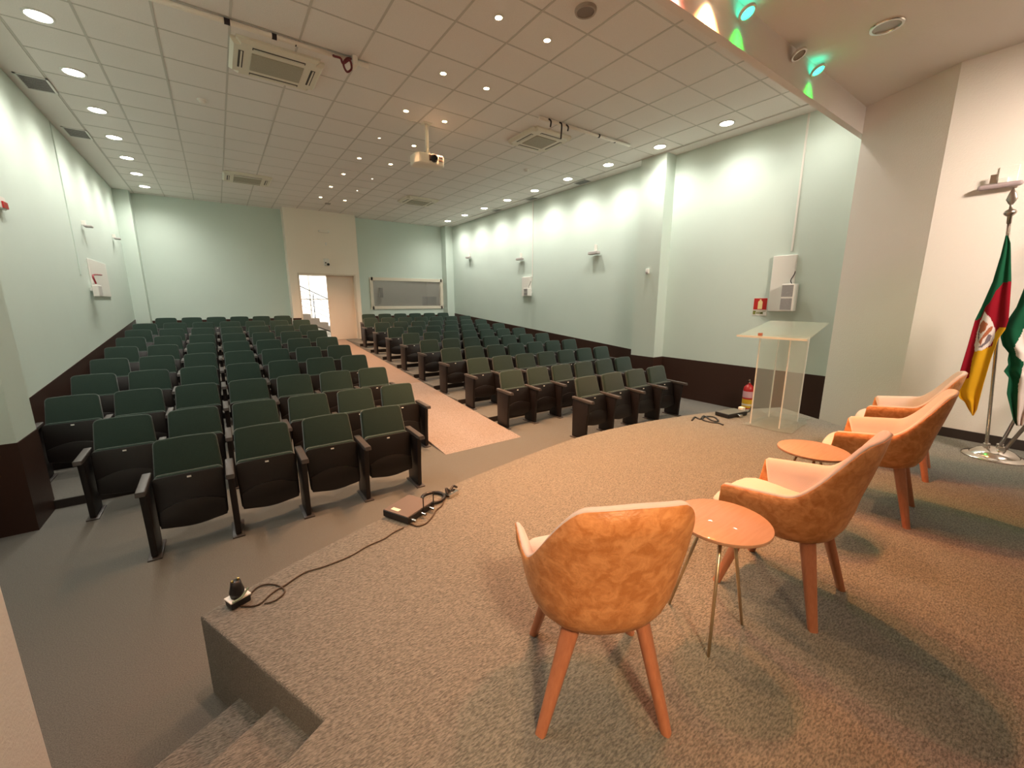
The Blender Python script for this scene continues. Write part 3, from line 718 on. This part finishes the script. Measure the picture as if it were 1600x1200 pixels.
loudspeaker(XR, 9.72, 2.10, 2.66, -1, ('white board far along the right wall behind a small loudspeaker', 'small white loudspeaker far along the right wall'), big=False)
# left wall speaker
lb = at_x(150, 440, XL)
tag(obj('mounting_board', bx(XL, XL+0.02, 10.55, 12.0, 2.06, 2.72, bev=0.006), white), 'wide white board on the left wall with a small loudspeaker before it', 'wall board')
sp = thing('wall_loudspeaker', 'small white loudspeaker with red cable plug on the left wall', 'loudspeaker', (XL+0.05, 10.40, 2.05))
obj('cabinet', bx(0, 0.08, -0.16, 0.14, 0, 0.20, bev=0.012), white, sp); obj('grille', bx(0.078, 0.083, -0.13, 0.11, 0.02, 0.18), mat('pale_grille', (0.6, 0.58, 0.55), 0.6), sp); obj('bracket', bx(-0.05, 0, -0.03, 0.03, 0.1, 0.16), whitem, sp)
obj('cable', tube(B(), spline([(0.05, -0.08, 0.22), (0.03, -0.09, 0.34), (0.03, 0.05, 0.38), (0.05, 0.50, 0.40)], 6), 0.014), mat('red_cable', (0.25, 0.02, 0.03), 0.4), sp, smooth=True)

# small wall fixtures
def wall_lamp(p, s, label, sc=1.0):
    t = thing('emergency_light', label, 'wall lamp', p)
    obj('bracket', bx(min(0, 0.06*s), max(0, 0.06*s), -0.02*sc, 0.02*sc, 0.0, 0.16*sc, bev=0.004), white, t)
    obj('lamp_head', bx(min(0.03*s, 0.14*s), max(0.03*s, 0.14*s), -0.15*sc, 0.15*sc, -0.07*sc, 0.0, bev=0.012), mat('fixture_grey', (0.45, 0.42, 0.40), 0.5), t)
wall_lamp((XR, 7.2, 3.12), -1, 'small white emergency lamp high on the right wall nearest the pilaster')
wall_lamp((XR, 10.2, 3.22), -1, 'small white emergency lamp high in the middle of the right wall', 0.9)
wall_lamp((XR, 13.3, 3.52), -1, 'small emergency lamp high on the right wall nearest the back corner', 0.8)
wall_lamp((XL, 10.7, 3.30), 1, 'small emergency lamp high on the left wall above the loudspeaker', 0.5)
wall_lamp((XL, 13.5, 3.42), 1, 'small emergency lamp on the left wall nearest the back corner', 0.5)
t = thing('emergency_light', 'white bracket with rounded grey bar high on the stage wall above the flags', 'wall lamp', (RW, 0.76, 3.08))
obj('backplate', bx(-0.012, 0, -0.10, 0.03, 0.02, 0.17, bev=0.004), stagew, t); obj('bracket', bx(-0.07, 0, -0.045, 0.02, 0.01, 0.06, bev=0.004), white, t)
obj('lamp_head', bx(-0.08, -0.02, -0.15, 0.15, -0.035, 0.01, bev=0.018), mat('fixture_mauve', (0.40, 0.33, 0.34), 0.5), t)
obj('tab', bx(-0.06, -0.055, 0.03, 0.075, 0.02, 0.10), chrome, t)
t = thing('motion_sensor', 'small white sensor on the face of the right pilaster', 'sensor', (XR-0.30, 5.46, 2.55))
obj('housing', bx(-0.05, 0, -0.035, 0.035, -0.05, 0.05, bev=0.012), white, t); obj('lens', bx(-0.056, -0.048, -0.025, 0.025, -0.04, -0.005, bev=0.003), mat('sensor_lens', (0.5, 0.45, 0.45), 0.3), t)
# above the door
t = thing('security_camera', 'small white camera with black lens above the open door', 'camera', (3.03, YP, 3.17))
obj('housing', bx(-0.09, 0.06, -0.10, 0, -0.09, 0.13, bev=0.012), white, t); obj('lens', lathe(B(), [(0.04, 0), (0.04, -0.03), (0.03, -0.034)], (0.02, -0.10, -0.05), 16, axis='y'), black, t)
obj('indicator', lathe(B(), [(0.02, 0), (0.02, -0.01)], (-0.05, -0.10, 0.0), 12, axis='y'), black, t)
t = thing('exit_light', 'long oval pale lamp fixture high above the door', 'wall lamp', (3.02, YP, 4.13))
obj('housing', bx(-0.16, 0.16, -0.06, 0, -0.03, 0.03, bev=0.02), white, t); obj('cover', bx(-0.12, 0.12, -0.07, -0.058, -0.02, 0.02, bev=0.004), cream, t)
tag(obj('wall_sensor', bx(3.03, 3.08, YP-0.02, YP, 3.72, 3.80, bev=0.006), white), 'tiny white square sensor between the camera and the oval lamp', 'sensor')
# left wall small items
t = thing('wall_socket', 'double pale socket plates on the left wall at the picture edge', 'wall socket', (XL, 6.30, 1.62))
obj('plate', bx(0, 0.012, -0.17, 0.13, -0.17, 0.00, bev=0.003), mat('grey_plate', (0.42, 0.38, 0.33), 0.5), t); obj('plate', bx(0, 0.012, -0.15, 0.10, 0.03, 0.14, bev=0.003), mat('pale_plate', (0.52, 0.48, 0.41), 0.5), t)
t = thing('alarm_box', 'small red and white alarm box on the left wall at the picture edge', 'alarm', (XL, 7.02, 3.0))
obj('base', bx(0, 0.04, -0.1, 0.10, -0.06, 0.07, bev=0.006), white, t); obj('button_cover', bx(0.04, 0.055, -0.03, 0.10, -0.05, 0.02, bev=0.004), red, t)

# ------------------------------------------------------------------ ceiling equipment
def cassette(x, y, label, sx=0.93, sy=0.82):
    t = thing('air_conditioner', label, 'air conditioner', (x, y, CEIL_Z), 0, 'ceiling air conditioners')
    bm = B(); hx, hy = sx/2, sy/2
    pr = [(hx, hy, 0), (hx, hy, -0.03), (hx-0.03, hy-0.03, -0.055)]
    rings = [[bm.verts.new((a*i, b*j, z)) for i, j in ((-1, -1), (1, -1), (1, 1), (-1, 1))] for a, b, z in pr]
    for a, b in zip(rings, rings[1:]):
        for k in range(4): bm.faces.new((a[k], a[(k+1) % 4], b[(k+1) % 4], b[k]))
    bm.faces.new(rings[-1]); bm.faces.new(rings[0][::-1])
    es = [e for e in bm.edges if abs(e.verts[0].co.z-e.verts[1].co.z) > 0.01]
    bmesh.ops.bevel(bm, geom=es, offset=0.05, segments=4, affect='EDGES')
    autosmooth(obj('housing', bm, mat('ac_plastic', (0.74, 0.70, 0.58), 0.45), t))
    g = mat('ac_grille', (0.44, 0.41, 0.32), 0.7, noise=(200, 0.1, (0.33, 0.30, 0.23)))
    bm = bx(-hx+0.20, hx-0.20, -hy+0.20, hy-0.20, -0.064, -0.050, bev=0.004); obj('intake_grille', bm, g, t)
    dk = mat('ac_slot', (0.06, 0.055, 0.045), 0.6)
    for (x0, x1, y0, y1) in ((-hx+0.2, hx-0.2, -hy+0.075, -hy+0.125), (-hx+0.2, hx-0.2, hy-0.125, hy-0.075), (-hx+0.075, -hx+0.125, -hy+0.2, hy-0.2), (hx-0.125, hx-0.075, -hy+0.2, hy-0.2)):
        bm = bx(x0, x1, y0, y1, -0.057, -0.054); f = obj('air_slot', bm, dk, t)
        if x1-x0 > y1-y0: obj('vane', bx(x0+0.01, x1-0.01, (y0+y1)/2-0.004, (y0+y1)/2+0.012, -0.062, -0.056), MATS['ac_plastic'], f)
        else: obj('vane', bx((x0+x1)/2-0.004, (x0+x1)/2+0.012, y0+0.01, y1-0.01, -0.062, -0.056), MATS['ac_plastic'], f)
    return t
cassette(0.91, 6.14, 'square ceiling air conditioner nearest the camera, upper left', 0.93, 0.80)
cassette(4.93, 6.12, 'square ceiling air conditioner right of the projector', 0.84, 0.82)
cassette(0.90, 11.75, 'square ceiling air conditioner at the far left of the ceiling')
cassette(4.95, 11.53, 'square ceiling air conditioner at the far right of the ceiling')

pvc = mat('white_pvc', (0.86, 0.80, 0.72), 0.4)
def pipe(x0, x1, y, label):
    t = thing('cable_pipe', label, 'pipe', (0, 0, CEIL_Z))
    obj('tube', tube(B(), [(x0, y, -0.035), (x1, y-0.03, -0.035)], 0.026, 14), pvc, t, smooth=True); return t
t = pipe(-1.6, 1.80, 5.52, 'long white pipe hung under the ceiling at upper left')
tp = mat('black_tape', (0.02, 0.012, 0.015), 0.5)
for x, l_ in ((0.385, 0.05), (0.80, 0.045), (1.02, 0.012)): obj('tape_band', tube(B(), [(x, 5.50, -0.035), (x+l_, 5.50, -0.035)], 0.0285, 14), tp, t)
obj('tube_fitting', bx(1.60, 1.66, 5.41, 5.55, -0.10, 0.0, bev=0.008), pvc, t)
cw = tag(obj('cable_knot', tube(B(), spline([(1.42, 5.50, -0.03), (1.40, 5.44, -0.07), (1.46, 5.40, -0.09), (1.50, 5.45, -0.11), (1.56, 5.40, -0.08), (1.60, 5.48, -0.12), (1.55, 5.50, -0.16), (1.50, 5.44, -0.12), (1.54, 5.42, -0.06), (1.60, 5.46, -0.03)], 6), 0.012), mat('dark_red_cable', (0.14, 0.015, 0.02), 0.45), loc=(0, 0, CEIL_Z), smooth=True), 'dark red knotted cable at the end of the upper left pipe', 'cable')
t = pipe(4.34, 6.40, 5.39, 'white pipe hung under the ceiling right of the projector')
for x in (5.6, 6.0): obj('tape_band', tube(B(), [(x, 5.37, -0.035), (x+0.03, 5.37, -0.035)], 0.029, 12), tp, t)
for x, l_ in ((4.50, 0.10), (4.72, 0.22), (4.86, 0.08)): obj('hanging_cable', tube(B(), spline([(x, 5.36, -0.03), (x+0.02, 5.33, -0.07), (x+0.01, 5.33, -0.05-l_)], 5), 0.012), tp, t, smooth=True)

# projector on its ceiling pole
pj = thing('projector', 'white projector hanging from the ceiling on a short pole', 'projector', (3.06, 6.67, CEIL_Z-0.54))
body = mat('projector_white', (0.80, 0.76, 0.66), 0.4)
bm = B(); outl = []
for x, y in ((-0.24, 0.14), (-0.24, -0.06), (-0.20, -0.12), (0.20, -0.14), (0.25, -0.08), (0.25, 0.12), (0.20, 0.17), (-0.18, 0.17)): outl.append((x, y, -0.095))
prism(bm, outl, (0, 0, 0.165), bev=0.025, seg=3); autosmooth(obj('body', bm, body, pj), 40)
obj('lens', lathe(B(), [(0.058, 0), (0.060, -0.05), (0.045, -0.055), (0.040, -0.03), (0.001, -0.028)], (0.045, -0.115, 0.0), 24, axis='y'), black, pj, smooth=False)
obj('lens_ring', lathe(B(), [(0.072, 0.01), (0.072, -0.015), (0.060, -0.018), (0.060, 0.01)], (0.045, -0.12, 0.0), 24, axis='y'), body, pj)
dk2 = mat('vent_brown', (0.07, 0.03, 0.02), 0.6)
for z in (-0.03, 0.02): obj('vent', bx(0.13, 0.20, -0.146, -0.13, z, z+0.022, bev=0.003), dk2, pj)
obj('control_panel', bx(-0.03, 0.0, -0.14, -0.12, -0.04, 0.045), dk2, pj)
obj('pole', tube(B(), [(0, 0, 0.10), (0, 0, 0.525)], 0.028, 16), body, pj, smooth=True)
obj('ceiling_plate', bx(-0.07, 0.07, -0.07, 0.07, 0.525, 0.54, bev=0.003), body, pj)
bm = bx(-0.03, 0.03, -0.03, 0.03, 0.07, 0.12)
for i in (-1, 1):
    for j in (-1, 1): tube(bm, [(0, 0, 0.10), (0.13*i, 0.10*j, 0.066)], 0.009, 6)
obj('mount_arms', bm, body, pj)

# smoke detectors, ceiling loudspeaker, air vents
def detector(x, y, label):
    t = thing('smoke_detector', label, 'smoke detector', (x, y, CEIL_Z), 0, 'smoke detectors')
    autosmooth(obj('base', lathe(B(), [(0.06, 0), (0.06, -0.012), (0.045, -0.02)], n=24), white, t)); autosmooth(obj('sensor_head', lathe(B(), [(0.04, -0.02), (0.038, -0.045), (0.02, -0.055)], n=24), white, t))
detector(0.16, 7.75, 'small white smoke detector right of the third left wall light')
detector(5.77, 7.60, 'small white smoke detector on the right part of the ceiling')
t = thing('ceiling_loudspeaker', 'round grey ceiling loudspeaker near the top centre of the picture', 'loudspeaker', (3.26, 3.35, CEIL_Z))
autosmooth(obj('rim', ring_mesh(0.085, 0.105, 0.03), mat('speaker_rim', (0.42, 0.34, 0.28), 0.5), t)); obj('grille', disc(0.086, -0.022), mat('speaker_mesh', (0.24, 0.19, 0.16), 0.7), t)
def air_vent(x, y, label, s=1.0):
    t = thing('air_vent', label, 'air vent', (x, y, CEIL_Z-0.012), 0, 'slotted ceiling vents')
    bm = B()
    for (a, b, c, e) in ((-0.15, 0.15, -0.24, -0.215), (-0.15, 0.15, 0.215, 0.24), (-0.15, -0.125, -0.24, 0.24), (0.125, 0.15, -0.24, 0.24)): bx(a*s, b*s, c*s, e*s, -0.010, 0.0, bm)
    obj('frame', bm, whitem, t)
    obj('backing', bx(-0.12*s, 0.12*s, -0.21*s, 0.21*s, -0.002, 0), black, t)
    bm = B()
    for i in range(9): y_ = (-0.19+0.0475*i)*s; bx(-0.12*s, 0.12*s, y_-0.011, y_+0.011, -0.009, -0.004, bm)
    obj('louvres', bm, greyp, t)
air_vent(-1.57, 8.40, 'slotted ceiling vent by the left wall, nearer of the two')
air_vent(-1.57, 10.34, 'slotted ceiling vent by the left wall, farther of the two')
air_vent(7.40, 7.55, 'dark slotted ceiling vent by the right wall between third and fourth lights', 0.9)
air_vent(7.40, 9.50, 'dark slotted ceiling vent in the middle of the right wall row', 0.8)
air_vent(7.40, 11.25, 'dark slotted ceiling vent by the right wall nearest the back', 0.8)
tag(obj('ceiling_hatch', bx(2.88, 3.02, 13.28, 13.42, CEIL_Z-0.015, CEIL_Z, bev=0.005), mat('hatch_grey', (0.3, 0.28, 0.25), 0.5)), 'small grey square fitting in the ceiling before the door bay', 'ceiling fitting')

# ------------------------------------------------------------------ audio boxes and cables on the stage
def cable(pts, r, label, cat='cable', m_=None, name='cable', n=8):
    return tag(obj(name, tube(B(), spline(pts, n), r, 8), m_ or black, smooth=True), label, cat)
def rotbox(x, y, z, a): return Matrix.Translation((x, y, z)) @ Matrix.Rotation(a, 4, 'Z')
ap = [at_z(x, y, STG_Z) for x, y in ((604, 805), (632, 824), (672, 797), (645, 782))]
ang = math.atan2((ap[2]-ap[1]).y, (ap[2]-ap[1]).x); cx = sum((p for p in ap), Vector())/4
Lx = (ap[2]-ap[1]).length; Wy = (ap[1]-ap[0]).length
am = thing('amplifier', 'flat grey and black amplifier box on the stage edge facing the left seats', 'amplifier', (cx.x, cx.y, STG_Z), ang)
obj('case', bx(-Lx/2, Lx/2, -Wy/2, Wy/2, 0.008, 0.055, bev=0.006), black, am)
obj('top_cover', bx(-Lx/2+0.004, Lx/2-0.004, -Wy/2+0.004, Wy/2-0.004, 0.055, 0.060), mat('amp_top', (0.13, 0.105, 0.095), 0.5), am)
obj('sticker', bx(-Lx/2+0.03, -Lx/2+0.06, 0.0, 0.07, 0.060, 0.0615), mat('cream_sticker', (0.8, 0.75, 0.6), 0.5), am)
for i, xx in enumerate((-0.10, 0.0, 0.09)):
    obj('plug', tube(B(), [(xx, -Wy/2, 0.03), (xx, -Wy/2-0.045, 0.028)], 0.010, 10), chrome, am)
for xx in (0.02, 0.13): obj('antenna', bx(xx-0.003, xx+0.003, -Wy/2-0.01, -Wy/2-0.004, 0.02, 0.14), black, am)
for i in (-1, 1):
    for j in (-1, 1): obj('foot', bx(i*(Lx/2-0.03)-0.012, i*(Lx/2-0.03)+0.012, j*(Wy/2-0.03)-0.012, j*(Wy/2-0.03)+0.012, 0, 0.008), black, am)
Z1 = STG_Z+0.006
def pz(*pp): return [at_z(x, y, Z1) for x, y in pp]
cable(pz((631, 824), (615, 832), (600, 842), (575, 853), (545, 870), (507, 885), (480, 893), (462, 903), (446, 914), (432, 922), (420, 931), (408, 942), (395, 947), (376, 947)), 0.004, 'long thin dark cable running along the stage edge to the floor box', m_=mat('brown_cable', (0.05, 0.03, 0.015), 0.5))
cable(pz((388, 932), (400, 919), (415, 913), (432, 914), (444, 921), (442, 929), (428, 939), (413, 943)), 0.004, 'thin loop of cable lying beside the small black floor box', m_=MATS['brown_cable'])
ring = [at_z(677, 779, Z1)+Vector((0.085*math.cos(a), 0.085*math.sin(a), 0.010)) for a in [2*PI*i/16 for i in range(17)]]
cable(ring, 0.014, 'coiled thick dark cable behind the grey amplifier box', n=3)
cable(pz((640, 818), (652, 822), (665, 818), (675, 808), (682, 797), (690, 790), (696, 778), (700, 773)), 0.005, 'thin black cable from the amplifier to the small connector box', m_=MATS['brown_cable'])
jb = at_z(706, 774, STG_Z)
j = thing('connector_box', 'small bright metal connector box with black cables on the stage edge', 'connector box', jb, 0.35)
obj('case', bx(-0.055, 0.055, -0.03, 0.03, 0, 0.03, bev=0.004), chrome, j); obj('cable_tail', tube(B(), spline([(-0.05, 0, 0.03), (-0.03, 0.03, 0.06), (0.0, 0.02, 0.035), (0.05, 0.03, 0.05), (0.10, 0.04, 0.02)], 6), 0.010), black, j, smooth=True)
fb = at_z(373, 942, STG_Z)
f = thing('floor_light', 'small black lamp head on a white base at the left stage corner', 'floor lamp', fb, 0.4)
obj('base', bx(-0.045, 0.045, -0.035, 0.035, 0, 0.035, bev=0.006), black, f); obj('clip', bx(-0.048, 0.048, -0.036, 0.036, 0.035, 0.042, bev=0.002), white, f)
obj('head', lathe(B(), [(0.030, 0.042), (0.034, 0.07), (0.026, 0.10), (0.022, 0.125)], n=16), black, f, smooth=True)
for dx in (-0.014, 0.014): obj('screw', lathe(B(), [(0.005, 0.125), (0.005, 0.135)], (dx, 0, 0), 8), mat('brass', (0.7, 0.5, 0.15), 0.3, metal=1.0), f)
obj('strap', tube(B(), spline([(-0.04, -0.037, 0.045), (0.0, -0.040, 0.05), (0.04, -0.03, 0.075)], 4), 0.005), mat('green_strap', (0.2, 0.3, 0.22), 0.5), f)
# right-hand box and cables by the lectern
bp = at_z(1142, 649, STG_Z)
r_ = thing('audio_box', 'flat black audio box on the stage beside the fire extinguisher', 'audio box', (bp.x, bp.y, STG_Z), -0.15)
obj('case', bx(-0.19, 0.19, -0.10, 0.10, 0.006, 0.055, bev=0.006), black, r_); obj('top_cover', bx(-0.18, 0.18, -0.09, 0.09, 0.055, 0.058), mat('amp_top2', (0.12, 0.13, 0.12), 0.35), r_)
obj('plug', bx(0.19, 0.25, -0.03, 0.04, 0.02, 0.09, bev=0.01), white, r_); obj('plug', bx(-0.02, 0.04, -0.14, -0.10, 0.01, 0.04, bev=0.006), chrome, r_)
for i in (-1, 1): obj('foot', bx(i*0.15-0.02, i*0.15+0.02, -0.08, 0.08, 0, 0.006), black, r_)
cable(pz((1081, 657), (1086, 652), (1094, 655), (1100, 650), (1112, 657), (1122, 658), (1116, 652), (1102, 651), (1098, 656), (1112, 660), (1122, 661), (1130, 664)), 0.011, 'tangled black cables on the stage left of the black audio box')
cable(pz((1160, 645), (1170, 643), (1174, 636)), 0.007, 'short black cable between the audio box and lectern')

# ------------------------------------------------------------------ flags on the three-socket stand
fs = thing('flag_stand', 'round chrome flag stand with three sockets by the stage wall', 'flag stand', (6.02, 0.36, STG_Z))
autosmooth(obj('base', lathe(B(), [(0.001, 0.0), (0.215, 0.0), (0.22, 0.008), (0.205, 0.022), (0.17, 0.030), (0.165, 0.040), (0.12, 0.075), (0.06, 0.098), (0.001, 0.10)], n=48), chrome, fs))
for k in range(3):
    a = math.radians((100, -20, 220)[k]); obj('socket', lathe(B(), [(0.026, 0.06), (0.026, 0.125), (0.02, 0.13)], (0.06*math.cos(a), 0.06*math.sin(a), 0), 16), chrome, fs)
POLE_B = Vector((6.01, 0.42, STG_Z+0.10)); POLE_T = Vector((5.98, 0.60, 2.70))
fl = thing('flag', 'green, red and yellow flag with white oval emblem hanging on a chrome pole', 'flag', (6.01, 0.42, STG_Z+0.10))
def rel(p): return Vector(p)-POLE_B
obj('pole', tube(B(), [rel(POLE_B), rel(POLE_T)], 0.0135, 16), chrome, fl, smooth=True)
ax = (POLE_T-POLE_B).normalized()
fin = lathe(B(), [(0.016, -0.06), (0.016, 0.0), (0.022, 0.004), (0.040, 0.022), (0.043, 0.036), (0.034, 0.052), (0.012, 0.066), (0.010, 0.10), (0.020, 0.115), (0.036, 0.150), (0.024, 0.195), (0.004, 0.25)], n=16)
for v in fin.verts:
    if v.co.z > 0.10: v.co.x *= 0.35
fo = obj('finial', fin, mat('aged_silver', (0.45, 0.40, 0.36), 0.3, metal=1.0), fl, smooth=True); fo.location = rel(POLE_T); fo.rotation_euler = (math.radians(-4), 0, 0)
fg = mat('flag_green', (0.008, 0.085, 0.040), 0.9, sheen=0.1, spec=0.1); frd = mat('flag_red', (0.25, 0.006, 0.016), 0.9, sheen=0.1, spec=0.1); fy = mat('flag_yellow', (0.62, 0.34, 0.012), 0.9, sheen=0.1, spec=0.1)
fw = mat('flag_white', (0.72, 0.65, 0.62), 0.6); fe1 = mat('emblem_rust', (0.40, 0.12, 0.05), 0.6); fe2 = mat('emblem_dark', (0.16, 0.13, 0.15), 0.6)
def interp(tab, v):
    if v <= tab[0][0]: return tab[0][1]
    for (a, x), (b, y) in zip(tab, tab[1:]):
        if v <= b: return x+(y-x)*(v-a)/(b-a)
    return tab[-1][1]
def inpoly(x, y, P):
    c = False; n = len(P)
    for i in range(n):
        x1, y1 = P[i]; x2, y2 = P[(i+1) % n]
        if (y1 > y) != (y2 > y) and x < (x2-x1)*(y-y1)/(y2-y1)+x1: c = not c
    return c
def cloth(name, X, L, R, y0, y1, colour, mats, parent, base, folds, nu=56, nv=180, amp=0.03):
    bm = B(); grid = []
    for j in range(nv+1):
        v = y0+(y1-y0)*j/nv; l = interp(L, v); r = interp(R, v); rr = []
        for i in range(nu+1):
            u = i/nu; px = l+(r-l)*u
            p = at_x(px, v, X)
            d = amp*(0.25+0.75*min(1, j/(nv*0.5)))*math.sin(folds*2*PI*u+1.1*math.sin(j*0.035)+0.6)
            p = p+Vector((d, 0, 0)); rr.append((p, px, v))
        grid.append(rr)
    V = [[bm.verts.new(p-base) for p, _, _ in r] for r in grid]
    for j in range(nv):
        for i in range(nu):
            f_ = bm.faces.new((V[j][i], V[j][i+1], V[j+1][i+1], V[j+1][i]))
            f_.material_index = colour((grid[j][i][1]+grid[j][i+1][1])/2, (grid[j][i][2]+grid[j+1][i][2])/2)
            f_.smooth = True
    o = obj(name, bm, None, parent, mats=mats); o.data.shade_smooth() if hasattr(o.data, 'shade_smooth') else None
    s = o.modifiers.new('thick', 'SOLIDIFY'); s.thickness = 0.003
    return o
Lf = [(368, 1571), (400, 1563), (440, 1551), (480, 1533), (500, 1523), (540, 1512), (590, 1497), (610, 1494), (622, 1499), (628, 1507), (640, 1513), (649, 1519)]
Rf = [(368, 1575), (380, 1579), (440, 1580), (500, 1576), (515, 1571), (530, 1560), (560, 1549), (597, 1538), (612, 1534), (640, 1527), (649, 1521)]
green_p = [(1500, 300), (1600, 300), (1600, 440), (1579, 440), (1567, 442), (1556, 455), (1548, 472), (1540, 480), (1534, 496), (1527, 500), (1500, 500)]
yellow_p = [(1600, 512), (1562, 512), (1556, 520), (1551, 541), (1524, 549), (1520, 560), (1515, 590), (1497, 598), (1480, 600), (1480, 700), (1600, 700)]
emb = [(1539, 487), (1548, 497), (1555, 515), (1555, 527), (1548, 539), (1535, 547), (1524, 549), (1523, 540), (1527, 520), (1532, 503)]
def col1(x, y):
    if inpoly(x, y, emb):
        if inpoly(x, y, [(1531, 508), (1537, 500), (1544, 506), (1540, 516), (1532, 522)]): return 4
        if inpoly(x, y, [(1546, 511), (1552, 510), (1548, 518), (1536, 530), (1533, 540), (1530, 534), (1538, 522)]): return 4
        if inpoly(x, y, [(1544, 522), (1550, 524), (1546, 533), (1534, 543), (1529, 543), (1538, 535)]): return 5
        if inpoly(x, y, [(1529, 518), (1532, 510), (1531, 528), (1529, 536)]): return 5
        return 3
    if inpoly(x, y, green_p): return 0
    if inpoly(x, y, yellow_p): return 2
    return 1
cloth('flag_cloth', 5.93, Lf, Rf, 368, 649, col1, [fg, frd, fy, fw, fe1, fe2], fl, POLE_B, 1.7, amp=0.014)
# second flag, cut by the right edge of the picture
P2B = Vector((6.06, 0.34, STG_Z+0.10)); P2T = Vector((6.13, -0.02, 2.62))
f2 = thing('flag', 'green and white flag on a pole cut off by the right edge of the picture', 'flag', P2B)
obj('pole', tube(B(), [Vector((0, 0, 0)), P2T-P2B], 0.0135, 16), mat('dull_pole', (0.35, 0.33, 0.31), 0.3, metal=0.9), f2, smooth=True)
fin = lathe(B(), [(0.016, 0.0), (0.022, 0.004), (0.043, 0.036), (0.012, 0.066), (0.010, 0.10), (0.036, 0.150), (0.004, 0.25)], n=16)
fo = obj('finial', fin, MATS['aged_silver'], f2, smooth=True); fo.location = P2T-P2B
L2 = [(395, 1622), (440, 1604), (480, 1588), (515, 1564), (528, 1563), (540, 1566), (552, 1576), (562, 1574), (570, 1575), (580, 1568), (590, 1576), (615, 1573), (635, 1578), (655, 1583), (665, 1588)]
R2 = [(395, 1632), (440, 1642), (520, 1646), (600, 1642), (665, 1600)]
white_p = [(1640, 505), (1600, 512), (1585, 543), (1588, 555), (1600, 566), (1592, 600), (1590, 665), (1640, 665)]
cloth('flag_cloth', 5.96, L2, R2, 395, 665, lambda x, y: 1 if inpoly(x, y, white_p) else 0, [fg, fw], f2, P2B, 2.3, nu=56, nv=150, amp=0.018)
P3B = Vector((5.99, 0.30, STG_Z+0.10)); P3T = Vector((6.22, 0.02, 1.38))
t = thing('flag_pole', 'short spare grey pole leaning right in the flag stand', 'pole', P3B)
obj('shaft', tube(B(), [Vector((0, 0, 0)), P3T-P3B], 0.0145, 12), MATS['dull_pole'], t, smooth=True); obj('end_cap', lathe(B(), [(0.02, 0), (0.022, 0.02), (0.01, 0.03)], P3T-P3B, 12), MATS['aged_silver'], t)
